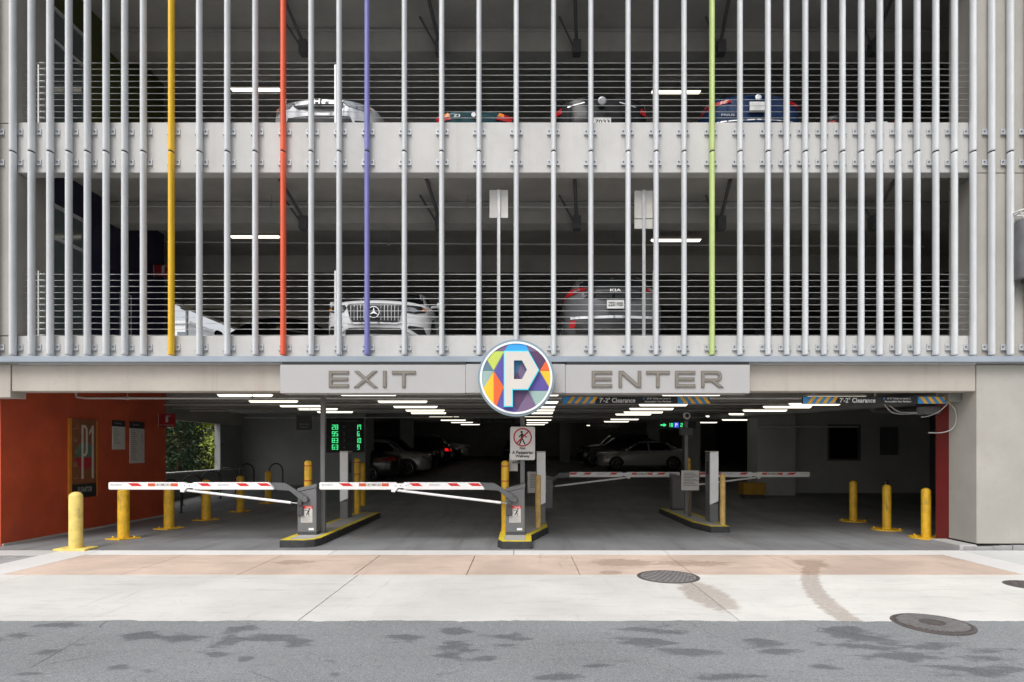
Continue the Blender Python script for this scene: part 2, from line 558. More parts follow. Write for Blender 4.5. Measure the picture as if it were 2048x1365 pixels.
M['cab_dark'] = paint('dark_cabinet_paint', (.06, .06, .064), .5)
M['arm_grey'] = paint('grey_arm_paint', (.11, .115, .12), .45)
M['kerb'] = paint('black_kerb_rubber', (.035, .035, .037), .75, var=.25, scale=12, bmp=.5, dirt=.2)
M['kerb_yellow'] = paint('kerb_yellow_paint', (.70, .55, .03), .6, var=.1, scale=9, dirt=.5)
M['kerb_top'] = concrete('island_concrete', (.42, .41, .40), .1, 0)
M['cream'] = pavement_mat('cream_pavement', (.65, .637, .607), .09, grime=.7)
M['pink'] = pavement_mat('pink_pavement', (.58, .455, .375), .16, grime=.9)
M['whitestrip'] = pavement_mat('pale_strip_pavement', (.70, .69, .675), .05, False)
M['sidewalk'] = pavement_mat('sidewalk_pavement', (.55, .55, .54), .06, False)
M['paver'] = concrete('paver_concrete', (.30, .30, .30), .2, 0)
for k_ in ('cream', 'pink', 'whitestrip', 'sidewalk'): slab_tint(M[k_])
M['joint'] = concrete('joint_filler', (.10, .09, .08), .2, 0)
M['asphalt'] = asphalt_mat()
M['ground'] = concrete('ground_concrete', (.30, .30, .29), .15, 0)
M['iron'] = paint('manhole_iron', (.27, .26, .26), .6, metal=.3, var=.15, scale=14, bmp=.4)
M['iron_dark'] = paint('manhole_iron_dark', (.12, .105, .10), .6, metal=.3, var=.15, scale=14, bmp=.4)
M['signpanel'] = paint('sign_panel_enamel', (.41, .405, .405), .45, var=.02, scale=1.5)
M['letter'] = paint('bronze_letter_paint', (.165, .148, .125), .5, var=.08, scale=8)
M['letter_in'] = paint('letter_inset_paint', (.21, .19, .163), .5, var=.08, scale=8)
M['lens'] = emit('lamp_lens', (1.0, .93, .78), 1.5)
M['housing'] = paint('lamp_housing', (.50, .49, .46), .5)
M['led'] = emit('green_led', (.06, .80, .26), 1.0)
M['led_blue'] = emit('blue_led', (.06, .10, .75), .7)
M['led_white'] = emit('white_led', (.75, .75, .9), .7)
M['exit_led'] = emit('dim_green_sign', (.02, .22, .10), .4)
M['board'] = paint('black_sign_board', (.016, .017, .017), .5)
M['dimtext'] = paint('dim_grey_print', (.16, .17, .17), .6)
M['midtext'] = paint('grey_print', (.35, .35, .35), .6)
M['blacktext'] = paint('black_print', (.015, .015, .016), .6)
M['whitetext'] = paint('white_print', (.80, .80, .80), .6)
M['greytext'] = paint('pale_grey_print', (.50, .51, .52), .6)
M['blue_tape'] = paint('blue_stripe', (.04, .27, .60), .4)
M['yellow_tape'] = paint('yellow_stripe', (.85, .43, .03), .4)
M['fire_red'] = paint('fire_sign_red', (.27, .014, .018), .45)
M['orange_edge'] = paint('orange_sign_edge', (.62, .22, .02), .5)
M['brown_sign'] = paint('brown_sign_face', (.22, .075, .03), .5)
M['plate_bits'] = paint('sign_print', (.52, .47, .42), .5)
M['hoop'] = paint('black_hoop_paint', (.02, .02, .022), .4)
M['pane'] = paint('tinted_pane', (.10, .13, .13), .05, var=.02)
M['frame_white'] = paint('white_aluminium', (.60, .62, .63), .35, metal=.3)
M['glass_dark'] = paint('car_glass', (.006, .007, .008), .04, var=0)
M['glass_dark'].node_tree.nodes['Principled BSDF'].inputs['Specular IOR Level'].default_value = .3
M['tyre'] = paint('tyre_rubber', (.013, .013, .014), .8)
M['rim'] = paint('alloy_rim', (.22, .22, .23), .3, metal=.8)
M['chrome'] = paint('chrome', (.70, .70, .71), .12, metal=1, var=.02)
M['lamp_glass'] = paint('headlamp_glass', (.28, .30, .32), .08, metal=.5, var=.3, scale=25)
M['tail'] = paint('tail_lamp_red', (.42, .01, .015), .12)
M['tail_lit'] = emit('tail_lamp_lit', (.8, .01, .01), .7)
M['amber'] = paint('amber_lens', (.75, .22, .02), .15)
M['plate'] = paint('number_plate', (.70, .70, .68), .4)
M['trim'] = paint('black_trim', (.012, .012, .013), .45)


def car_paint(name, c, metal=.1):
    m = paint(name, c, .16, metal=metal, var=.03, scale=2)
    if max(c) < .25: m.node_tree.nodes['Principled BSDF'].inputs['Specular IOR Level'].default_value = .16
    return m


M['car_white'] = car_paint('pearl_white_paint', (.74, .75, .77))
M['car_silver'] = car_paint('silver_car_paint', (.62, .63, .65), .35)
M['car_grey'] = car_paint('grey_car_paint', (.10, .10, .104), .2)
M['car_pale'] = car_paint('pale_grey_car_paint', (.40, .40, .40), .2)
M['car_black'] = car_paint('black_car_paint', (.010, .010, .011))
M['car_navy'] = car_paint('navy_car_paint', (.010, .028, .080), .1)
M['car_dark'] = paint('black_pearl_paint', (.022, .022, .024), .12, var=.03, scale=2)
M['car_teal'] = car_paint('dark_teal_car_paint', (.012, .045, .055), .2)
M['bark'] = paint('tree_bark', (.16, .085, .05), .85, var=.3, scale=20, bmp=.5)


def leaf_mat(name, c):
    m, nt, bs = nodes(name)
    col = mixc(nt, ramp(nt, noise(nt, wpos(nt), 3.5, 3), .3, .7), scl(c, .65), scl(c, 1.35))
    nt.links.new(col, bs.inputs['Base Color'])
    bs.inputs['Roughness'].default_value = .55
    tr = nt.nodes.new('ShaderNodeBsdfTranslucent')
    nt.links.new(col, tr.inputs[0])
    mx = nt.nodes.new('ShaderNodeMixShader'); mx.inputs[0].default_value = .3
    out = nt.nodes['Material Output']
    nt.links.new(bs.outputs[0], mx.inputs[1]); nt.links.new(tr.outputs[0], mx.inputs[2]); nt.links.new(mx.outputs[0], out.inputs[0])
    return m


M['leaf_dark'] = leaf_mat('dark_evergreen_leaf', (.035, .065, .03))
M['leaf_bright'] = leaf_mat('bright_leaf', (.34, .40, .08))
M['far_wall'] = paint('far_facade_paint', (.70, .71, .72), .7)
M['far_glass'] = paint('far_window_glass', (.16, .19, .22), .15)
M['soil'] = concrete('planting_soil', (.10, .08, .06), .3, 0)

# ------------------------------------------------------------------ ground, road, pavements
tag(B(-700, 700, -700, 700, -.3, -.06).build('ground', M['ground']), kind='structure')
tag(B(-90, 90, -40, -4.18, -.2, -.012).build('road', M['asphalt']), kind='structure')
rd = bpy.data.objects['road']
m = MB()
rr = random.Random(5)
N_ = 900
top = [(-30 + 60 * i / N_, -4.172 + .022 * math.sin(i * .31) * rr.random() + rr.uniform(-.004, .016)) for i in range(N_ + 1)]
for (a, b) in zip(top, top[1:]):
    m.add([(a[0], -4.55, -.0115), (b[0], -4.55, -.0115), (b[0], -4.2, .002), (a[0], -4.2, .002), (b[0], b[1], .0045), (a[0], a[1], .0045)], [(0, 1, 2, 3), (3, 2, 4, 5)])
m.build('asphalt_lip', M['asphalt'], rd, recalc=False)
pave = tag(B(-60, 60, -4.18, -.02, -.15, -.025).build('pavement', M['joint']), kind='structure')


def slab(name, x0, x1, y0, y1, mat, z=0.0):
    return B(x0 + .005, x1 - .005, y0 + .003, y1 - .003, z - .12, z).build(name, mat, pave, bevel=.004)


cx = [-30, -15.4, -11, -6.6, -2.2, 2.13, 6.5, 10.9, 15.3, 30]
for a, b in zip(cx, cx[1:]):
    slab('cream_slab', a, b, -4.17, -2.0, M['cream'])
pk = [-6.98, -5.38, -3.82, -2.26, -.75, .77, 2.3, 3.85, 5.4, 6.72]
for a, b in zip(pk, pk[1:]):
    slab('pink_slab', a, b, -2.0, -.46, M['pink'])
st = [-6.98, -3.1, -.14, 2.35, 6.72]
for a, b in zip(st, st[1:]):
    slab('pale_strip_slab', a, b, -.46, -.05, M['whitestrip'])
slab('flared_kerb_slab', -7.66, -6.98, -2.0, -.05, M['whitestrip'])
slab('flared_kerb_slab', 6.72, 7.28, -2.0, -.05, M['whitestrip'])
for a, b in ((7.28, 9.4), (9.4, 12)):
    slab('sidewalk_slab', a, b, -2.0, -.06, M['sidewalk'])
pvm = None
for i in range(7):
    for j in range(7):
        x, y = -7.67 - .205 * (i + 1), -1.95 + .205 * j
        if pvm is None:
            o = MB().box(0, .2, 0, .2, -.08, -.002).build('paver', M['paver'], pave, bevel=.006); pvm = o.data
        else:
            o = bpy.data.objects.new('paver', pvm); COL.objects.link(o); o.parent = pave
            KIDS.setdefault(pave.name, []).append(o)
        o.location = (x, y, random.uniform(-.004, .002))
slab('sidewalk_slab', -9.15, -7.66, -.5, -.05, M['sidewalk'])
slab('sidewalk_slab', -30, -9.15, -2.0, -.05, M['sidewalk'])

# ------------------------------------------------------------------ the garage
F1, F2, F3, F4 = 0.0, 3.38, 6.95, 10.53
SL1, SL2, SL3 = 3.15, 6.75, 10.30      # slab soffits
XL, XR = -8.45, 7.60                   # clear opening between the columns
G = thing('parking_garage', 'concrete multi-storey parking garage with open decks behind a screen of vertical fins', 'parking garage', (0, 0, 0))

# floors
SLOPE0 = 6.0


def fz(y): return max(0, .045 * (y - SLOPE0))


m = MB()
ys = [-.035, 2, SLOPE0, 12, 20, 34]
vs = []
for y in ys: vs += [(-10.9, y, fz(y)), (14, y, fz(y))]
n0 = len(vs)
vs += [(q[0], q[1], -.2) for q in vs]
fs = []
for i in range(len(ys) - 1):
    a = 2 * i
    fs += [(a, a + 1, a + 3, a + 2), (n0 + a, n0 + a + 2, n0 + a + 3, n0 + a + 1), (a, a + 2, n0 + a + 2, n0 + a), (a + 1, n0 + a + 1, n0 + a + 3, a + 3)]
fs += [(0, n0, n0 + 1, 1), (2 * len(ys) - 2, 2 * len(ys) - 1, n0 + 2 * len(ys) - 1, n0 + 2 * len(ys) - 2)]
m.add(vs, fs).build('garage_floor', M['garage_floor'], G)
# decks above
for nm, zb, zt in (('deck_slab', SL1, F2), ('deck_slab', SL2, F3), ('deck_slab', SL3, F4)):
    m = MB()
    r = .02 if zb < 4 else 0
    vs = [(-10.9, .2, zb), (14, .2, zb), (14, 6, zb), (-10.9, 6, zb), (14, 34, zb + 28 * r), (-10.9, 34, zb + 28 * r)]
    vs += [(q[0], q[1], q[2] + zt - zb) for q in vs]
    m.add(vs, [(0, 1, 2, 3), (3, 2, 4, 5), (6, 9, 8, 7), (9, 11, 10, 8), (0, 6, 7, 1), (1, 7, 8, 2), (2, 8, 10, 4), (4, 10, 11, 5), (5, 11, 9, 3), (3, 9, 6, 0)])
    m.build(nm, M['soffit'], G)
# beams across the decks
for y in (2.3, 5.4, 8.4, 12.0, 16.0, 20.5, 25.5):
    r = .02 * max(0, y - 6)
    B(-10.88, 13.98, y, y + .35, 2.90 + r, 3.152 + r).build('ceiling_beam', M['soffit'], G)
for y in (2.23, 5.6, 9.2, 13):
    B(-10.88, 13.98, y, y + .4, 6.31, 6.752).build('ceiling_beam', M['soffit'], G)
    B(-10.88, 13.98, y, y + .4, 9.83, 10.302).build('ceiling_beam', M['soffit'], G)
for z in (6.70, 10.22):
    B(-10.88, 13.98, 2.19, 2.226, z, z + .035).build('beam_ledge', M['soffit'], G)
# spandrels and entrance beam
B(XL, XR, 0, .2, 6.31, 7.155).build('spandrel_panel', M['spandrel'], G, bevel=.008)
B(XL, XR, 0, .2, 3.10, 3.58).build('spandrel_panel', M['spandrel'], G, bevel=.008)
B(XL, XR, 0, .2, 9.89, 10.73).build('spandrel_panel', M['spandrel'], G, bevel=.008)
B(-8.56, XR - .006, .012, .30, 2.653, 3.098).build('entrance_beam', M['beam'], G, bevel=.01)
# end piers left and right
for z0, z1 in ((3.10, 3.575), (3.587, 7.13), (7.142, 13.2)):
    B(-11, XL - .004, .0, .66, z0, z1).build('facade_pier', M['column'], G, bevel=.006)
B(-11.0, -8.568, -.004, .32, 2.548, 3.098).build('haunch_panel', M['beam'], G, bevel=.006)
for z0, z1 in ((3.105, 6.30), (6.31, 13.2)):
    B(XR + .004, 14.2, 0, .66, z0, z1).build('facade_pier', M['column'], G, bevel=.006)
B(XR, 9.72, -.008, .66, .10, 3.098).build('corner_column', M['column'], G, bevel=.012)
B(9.73, 14.2, 0, .66, .10, 3.098).build('corner_column', M['column'], G, bevel=.012)
B(XL, XR, 0, .2, 10.74, 13.2).build('unseen_upper_wall', M['spandrel'], G)  # out of view, added above the top spandrel to shape the daylight
# recessed rectangle scored at the foot of the column
m = MB()
for (x0, x1, z0, z1) in ((7.95, 7.965, .17, .36), (8.165, 8.18, .17, .36), (7.965, 8.165, .345, .36)):
    m.box(x0, x1, -.0105, -.002, z0, z1)
m.build('scored_outline', M['soffit'], G)
# chipped plinth
m = MB()
random.seed(3)
x = 7.36
while x < 14:
    w = random.uniform(.12, .42)
    m.box(x, x + w, random.uniform(-.06, -.03), .3, -.02, random.uniform(.055, .094))
    x += w + .004
m.build('column_plinth', M['paver'], G, bevel=.01)
B(7.30, 7.59, -.03, .70, -.02, .085).build('column_plinth', M['kerb_top'], G, bevel=.01)

# blue-grey channel under the fins
ch = MB()
ch.box(-10.8, 14, -.16, -.005, 3.124, 3.136).box(-10.8, 14, -.17, -.16, 3.124, 3.214).box(-10.8, 14, -.16, -.005, 3.202, 3.214)
tag(ch.build('facade_channel', M['channel']), 'long blue-grey steel channel running along under the feet of the fins', 'channel')

# ---- ground level interior
B(-10.9, -9.03, .34, 5.13, -.05, 3.15).build('red_wall', M['red'], G)
B(-9.028, -9.0, .36, 5.12, .0, .04).build('wall_base', M['kerb_top'], G)
# low wall, opening and pier on the far left side
B(-11.0, -10.8, 5.14, 13.0, -.05, .93).build('low_wall', M['inner_wall'], G, bevel=.01)
B(-11.02, -10.78, 5.14, 12.99, .932, .975).build('wall_cap', M['whitestrip'], G, bevel=.006)
B(-11.0, -10.8, 5.14, 13.0, 2.60, 3.16).build('side_lintel', M['soffit'], G)
B(-11.0, -10.802, 11.35, 13.0, .978, 2.599).build('side_pier', M['inner_wall'], G)
B(-11.0, -6.05, 13.0, 14.3, -.05, 3.45).build('core_wall', M['inner_wall'], G)
B(-11.0, -10.8, 14.3, 34, -.05, 4.0).build('side_wall', M['back_wall'], G)
B(-11.0, 14.2, 33.0, 33.2, -.05, 4.2).build('back_wall', M['back_wall'], G)
# right side
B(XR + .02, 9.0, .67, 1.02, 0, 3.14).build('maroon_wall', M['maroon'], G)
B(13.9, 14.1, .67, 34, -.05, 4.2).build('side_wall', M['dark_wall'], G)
wx0, wx1, wz0, wz1 = 10.45, 11.5, 1.34, 2.5
for (x0, x1, z0, z1) in ((7.75, wx0, 0, 3.3), (wx1, 13.9, 0, 3.3), (wx0, wx1, 0, wz0), (wx0, wx1, wz1, 3.3)):
    B(x0, x1, 10.4, 10.6, z0, z1).build('office_wall', M['office'], G)
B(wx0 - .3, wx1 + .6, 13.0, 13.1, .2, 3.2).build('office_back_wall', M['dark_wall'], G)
win = B(wx0 + .0, wx1, 10.46, 10.47, wz0, wz1).build('office_window', M['glass_dark'], G)
fr = MB()
for (x0, x1, z0, z1) in ((wx0 - .04, wx0 + .03, wz0 - .04, wz1 + .04), (wx1 - .03, wx1 + .04, wz0 - .04, wz1 + .04), (wx0 + .03, wx1 - .03, wz0 - .04, wz0 + .03), (wx0 + .03, wx1 - .03, wz1 - .03, wz1 + .04)):
    fr.box(x0, x1, 10.385, 10.455, z0, z1)
fr.build('window_frame', M['dark_wall'], win)
B(7.75, 9.0, 9.7, 10.39, .16, 2.95).build('plant_pier', M['office'], G)
B(12.2, 12.75, 10.3, 10.395, 1.5, 2.45).build('wall_cabinet', M['dark_wall'], G)
# interior columns further back
for (x, y) in ((-5.8, 20), (2.6, 27), (7.2, 15.5), (7.2, 23)):
    B(x - .3, x + .3, y - .3, y + .3, fz(y) - .05, 3.4).build('inner_column', M['inner_wall'], G)

# ---- upper levels interior
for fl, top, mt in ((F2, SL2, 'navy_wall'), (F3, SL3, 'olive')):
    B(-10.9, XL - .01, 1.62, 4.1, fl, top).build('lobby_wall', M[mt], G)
    # storefront between pier and lobby wall
    sf = MB()
    for (y0, y1, z0, z1) in ((.68, .74, fl, fl + 2.75), (1.54, 1.61, fl, fl + 2.75), (1.1, 1.15, fl, fl + 2.75), (.74, 1.54, fl + 2.68, fl + 2.75), (.74, 1.54, fl, fl + .12), (.74, 1.54, fl + 2.1, fl + 2.16)):
        sf.box(XL - .08, XL - .01, y0, y1, z0, z1)
    sfo = sf.build('storefront_frame', M['frame_white'], G)
    B(XL - .05, XL - .04, .70, 1.6, fl + .1, fl + 2.7).build('storefront_pane', M['pane'], sfo)
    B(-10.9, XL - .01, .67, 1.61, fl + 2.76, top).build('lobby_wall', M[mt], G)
    # outer left side: closed by added walls to keep daylight out, one open bay
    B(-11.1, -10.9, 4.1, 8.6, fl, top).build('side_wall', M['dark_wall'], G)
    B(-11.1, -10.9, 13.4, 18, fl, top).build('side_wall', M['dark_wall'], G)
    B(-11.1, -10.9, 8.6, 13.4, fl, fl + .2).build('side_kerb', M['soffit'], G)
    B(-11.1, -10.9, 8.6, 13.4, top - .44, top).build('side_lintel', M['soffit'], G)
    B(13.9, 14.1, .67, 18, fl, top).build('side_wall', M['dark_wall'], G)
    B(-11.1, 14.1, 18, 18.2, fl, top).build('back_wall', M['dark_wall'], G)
    for x in (-5.0, 3.0, 9.0):
        B(x - .25, x + .25, 12.0, 12.5, fl, top).build('inner_column', M['inner_wall'], G)
    # steel hangers under the slab
    for x in (-4.55, -1.8, .98, 3.9, 7.0):
        m = MB()
        m.tube([(x, 1.2, top + .0), (x + .12, 2.15, top - .42)], .035, 6).box(x + .04, x + .2, 2.02, 2.2, top - .62, top - .36)
        m.tube([(x - .25, 1.9, top), (x + .05, 2.1, top - .45)], .02, 6)
        m.build('ceiling_bracket', M['dark_wall'], G)

# ------------------------------------------------------------------ fins
FY = -.08
SPX = FPX / (DIST + FY)
X0 = (1032.5 - VX) / SPX
ft = .3095
xs = [0.0]
for k in range(3): xs.append(xs[-1] + 2)
for k in range(5): xs.append(xs[-1] + 1.5)
for k in range(14): xs.append(xs[-1] + 1)
left = [0.0]
for k in range(4): left.append(left[-1] - 2)
for k in range(8): left.append(left[-1] - 1.5)
for k in range(8): left.append(left[-1] - 1)
fx = [X0 + ft * q for q in left[:0:-1]] + [X0 + ft * q for q in xs]
ic = len(left) - 1            # the middle fin
COLR = {ic - 12: 'yellow', ic - 8: 'orange', ic - 5: 'purple', ic + 5: 'green'}
# recover indices by position to be safe
pos = {'yellow': 341, 'orange': 565, 'purple': 733, 'green': 1425}
COLR = {}
for nm, px in pos.items():
    X = (px - VX) / SPX
    COLR[min(range(len(fx)), key=lambda i: abs(fx[i] - X))] = nm
ZB, ZJ, ZT = 3.243, 6.613, 13.2
ORD = ['', 'first', 'second', 'third', 'fourth', 'fifth', 'sixth', 'seventh', 'eighth', 'ninth', 'tenth', 'eleventh', 'twelfth', 'thirteenth', 'fourteenth', 'fifteenth', 'sixteenth', 'seventeenth', 'eighteenth', 'nineteenth']


def oval_tube(z0, z1, n=28, a=.043, b=.066):
    m = MB()
    ring = [(a * math.cos(2 * PI * k / n), b * math.sin(2 * PI * k / n)) for k in range(n)]
    rows = [(z0, .93), (z0 + .006, 1), (z0 + .03, 1), (z1 - .03, 1), (z1 - .006, 1), (z1, .93)]
    vs = [(p[0] * s, p[1] * s, z) for z, s in rows for p in ring]
    fs = []
    for i in range(5):
        for k in range(n): fs.append((i * n + k, i * n + (k + 1) % n, (i + 1) * n + (k + 1) % n, (i + 1) * n + k))
    fs += [tuple(range(n))[::-1], tuple(5 * n + k for k in range(n))]
    return m.add(vs, fs)


lo = oval_tube(0, ZJ - ZB - .013)
hi = oval_tube(ZJ - ZB + .013, ZT - ZB)
slv = oval_tube(ZJ - ZB - .06, ZJ - ZB + .06, 16, .036, .057)  # black core added inside the joint so the gap reads dark
br = MB()
br.box(-.105, -.012, .064, .079, -.052, .052).box(.012, .105, .064, .079, -.052, .052)      # two angles on the wall
br.box(-.020, -.012, .01, .064, -.052, .052).box(.012, .020, .01, .064, -.052, .052)
br.box(-.105, -.012, .040, .064, -.052, -.044).box(.012, .105, .040, .064, -.052, -.044)
bo = MB()
for x in (-.072, .072): bo.lathe([(.012, 0), (.012, -.014), (.006, -.018)], (x, .064, .012), 8, 'y')
meshes = {}
first = True
anchors = sorted(COLR)
for i, X in enumerate(fx):
    colr = COLR.get(i)
    if colr: lab = {'yellow': 'yellow vertical facade fin, the only yellow one', 'orange': 'orange-red vertical facade fin, the only orange one', 'purple': 'periwinkle purple vertical facade fin, the only purple one', 'green': 'lime green vertical facade fin, the only green one'}[colr]
    else:
        a = min(anchors, key=lambda q: (abs(q - i), q))
        k = i - a
        lab = 'silver grey vertical fin, %s to the %s of the %s fin' % (ORD[abs(k)], 'right' if k > 0 else 'left', COLR[a])
    t = thing('facade_fin', lab, 'facade fin', (X, FY, ZB), 0, 'vertical fins across the facade')
    mt = M['fin_' + colr] if colr else M['fin']
    for nm, src in (('lower_tube', lo), ('upper_tube', hi), ('dark_gap_core', slv)):
        key = (nm, colr)
        if key not in meshes:
            w = MB(); w.v = [(p[0] + X, p[1] + FY, p[2] + ZB) for p in src.v]; w.f = src.f; w.fm = src.fm
            o = w.build(nm, M['black'] if nm == 'dark_gap_core' else mt, t, smooth=True); meshes[key] = o.data
        else:
            o = bpy.data.objects.new(nm, meshes[key]); COL.objects.link(o); o.parent = t
    for z in (6.985, 6.475, 3.385, 10.5):
        for nm, src, mm in (('bracket', br, M['bracket']), ('bolt', bo, M['bolt'])):
            if nm not in meshes:
                w = MB(); w.v = [(p[0] + X, p[1] + FY, p[2] + ZB) for p in src.v]; w.f = src.f; w.fm = src.fm
                o = w.build(nm, mm, t); meshes[nm] = o.data
            else:
                o = bpy.data.objects.new(nm, meshes[nm]); COL.objects.link(o)
            if nm == 'bracket':
                o.parent = t; o.location = (0, 0, z - ZB); last = o
            else:
                o.parent = last; o.location = (0, 0, 0)

# ------------------------------------------------------------------ railings of the upper decks
for lev, base, top, zs0 in (('second', 3.58, 4.70, 3.61), ('third', 7.155, 8.18, 7.185)):
    r = thing('cable_railing', 'horizontal cable railing with thin posts along the edge of the %s level' % lev, 'railing', (XL, .11, base), 0, 'cable railings of the decks')
    for k in range(11):
        z = zs0 + .1032 * k
        MB().tube([(XL, .11, z), (XR, .11, z)], .0046, 6).build('cable', M['steel'], r, smooth=True)
    for px in (671, 1308):
        X = (px - VX) * 10.1 / FPX
        B(X - .018, X + .018, .085, .135, base, top).build('post', M['steel'], r, bevel=.004)
    B(-8.19, -8.165, .09, .13, base, top).build('post', M['steel'], r)
    for k in range(11):
        z = zs0 + .1032 * k
        MB().tube([(-8.165, .11, z), (-8.07, .11, z)], .016, 8).build('turnbuckle', M['steel'], r, smooth=True)

# ------------------------------------------------------------------ entrance signs
GL = {
 'E': (1.2, [[(0, 0), (1.2, 0), (1.2, .2), (.2, .2), (.2, .4), (1.16, .4), (1.16, .6), (.2, .6), (.2, .8), (1.2, .8), (1.2, 1), (0, 1)]]),
 'X': (1.45, [[(0, 0), (.27, 0), (.725, .37), (1.18, 0), (1.45, 0), (.86, .5), (1.42, 1), (1.15, 1), (.725, .63), (.3, 1), (.03, 1), (.59, .5)]]),
 'I': (.21, [[(0, 0), (.21, 0), (.21, 1), (0, 1)]]),
 'T': (1.44, [[(.61, 0), (.82, 0), (.82, .8), (1.44, .8), (1.44, 1), (0, 1), (0, .8), (.61, .8)]]),
 'N': (1.36, [[(0, 0), (.2, 0), (.2, .77), (1.08, 0), (1.36, 0), (1.36, 1), (1.16, 1), (1.16, .23), (.28, 1), (0, 1)]]),
 'R': (1.36, [[(0, 0), (.2, 0), (.2, .34), (.62, .34), (1.04, 0), (1.36, 0), (.92, .35), (1.12, .41), (1.24, .54), (1.24, .81), (1.13, .95), (.95, 1), (0, 1)],
              [(.2, .54), (.2, .81), (.92, .81), (1.02, .76), (1.04, .67), (1.02, .58), (.92, .54)]]),
}


def shrink(lp, d):
    """inset an outline by d (anticlockwise loop)"""
    out = []
    n = len(lp)
    for i in range(n):
        p0, p1, p2 = (Vector(lp[(i + k) % n]) for k in (-1, 0, 1))
        e1 = (p1 - p0).normalized(); e2 = (p2 - p1).normalized()
        n1 = Vector((-e1.y, e1.x)); n2 = Vector((-e2.y, e2.x))
        b = (n1 + n2)
        if b.length < .2: b = n1
        b = b / max(.45, b.dot(n1))
        q = p1 + b * d
        out.append((q.x, q.y))
    return out


SY = -.36
ssc = (DIST + SY) / FPX


def sx_(px): return (px - VX) * ssc
def sz_(py): return EYE - (py - VY) * ssc


def word_sign(name, label, x0, x1, letters):
    s = thing(name, label, 'sign', ((sx_(x0) + sx_(x1)) / 2, SY, sz_(787)))
    B(sx_(x0), sx_(x1), SY, -.02, sz_(787), sz_(730)).build('panel', M['signpanel'], s, bevel=.006)
    B(sx_(x0) + .02, sx_(x1) - .001, SY + .03, -.02, sz_(729.8), 3.100).build('gap_filler', M['black'], s)  # black box put in for the dark gap above the panel
    for ch, p0, p1 in letters:
        w, loops = GL[ch]
        zb, zt = sz_(775.5), sz_(742.3)
        k = (sx_(p1) - sx_(p0)) / w; h = zt - zb
        lp = [[(q[0] * k, q[1] * h) for q in l] for l in loops]
        o = MB().prism(lp, (sx_(p0), SY - .022, zb), XA, ZA, .022).build('letter', M['letter'], s)
        inn = [shrink(lp[0], .016)] + ([shrink(l, -.016) if False else l for l in ([[(q[0], q[1]) for q in shrink(lp[1][::-1], -.016)]] if len(lp) > 1 else [])])
        MB().prism(inn, (sx_(p0), SY - .0255, zb), XA, ZA, .003).build('letter_inset', M['letter_in'], o)
    return s


f5 = lambda z: 560 + z / 4.6545
f6 = lambda z: 1100 + z / 4.6545
word_sign('exit_sign', 'long pale grey fascia sign reading EXIT in bronze letters', 560, 931, [('E', f5(457), f5(642)), ('X', f5(687), f5(912)), ('I', f5(960), f5(992)), ('T', f5(1043), f5(1265))])
word_sign('enter_sign', 'long pale grey fascia sign reading ENTER in bronze letters', 1131, 1500, [('E', f6(387), f6(577)), ('N', f6(637), f6(847)), ('T', f6(893), f6(1113)), ('E', f6(1162), f6(1350)), ('R', f6(1405), f6(1615))])

# round P sign
PY = -.60
psc = (DIST + PY) / FPX
PX_, PZ_ = (1032.3 - VX) * psc, EYE - (756.3 - VY) * psc
P = thing('parking_sign', 'large round sign with a white letter P over coloured triangles', 'sign', (PX_, PY, PZ_))
B(sx_(931) + .003, sx_(1131) - .003, SY - .006, -.02, sz_(786.5), sz_(729)).build('back_panel', M['signpanel'], P, bevel=.006)
R0 = 76.8 * psc
MB().lathe([(R0 * .97, .0), (R0, .0), (R0, .20), (R0 * .97, .22)], (PX_, PY, PZ_), 72, 'y').build('disc', paint('blue_grey_rim_paint', (.21, .29, .34), .4, var=.05), P, smooth=True)


def ring(m, r0, r1, y0, y1, n=72):
    vs = []
    for r, y in ((r0, y0), (r1, y0), (r1, y1), (r0, y1)):
        for k in range(n):
            a = 2 * PI * k / n
            vs.append((PX_ + r * math.cos(a), y, PZ_ + r * math.sin(a)))
    fs = []
    for j in range(4):
        for k in range(n):
            fs.append((j * n + k, j * n + (k + 1) % n, ((j + 1) % 4) * n + (k + 1) % n, ((j + 1) % 4) * n + k))
    return m.add(vs, fs)


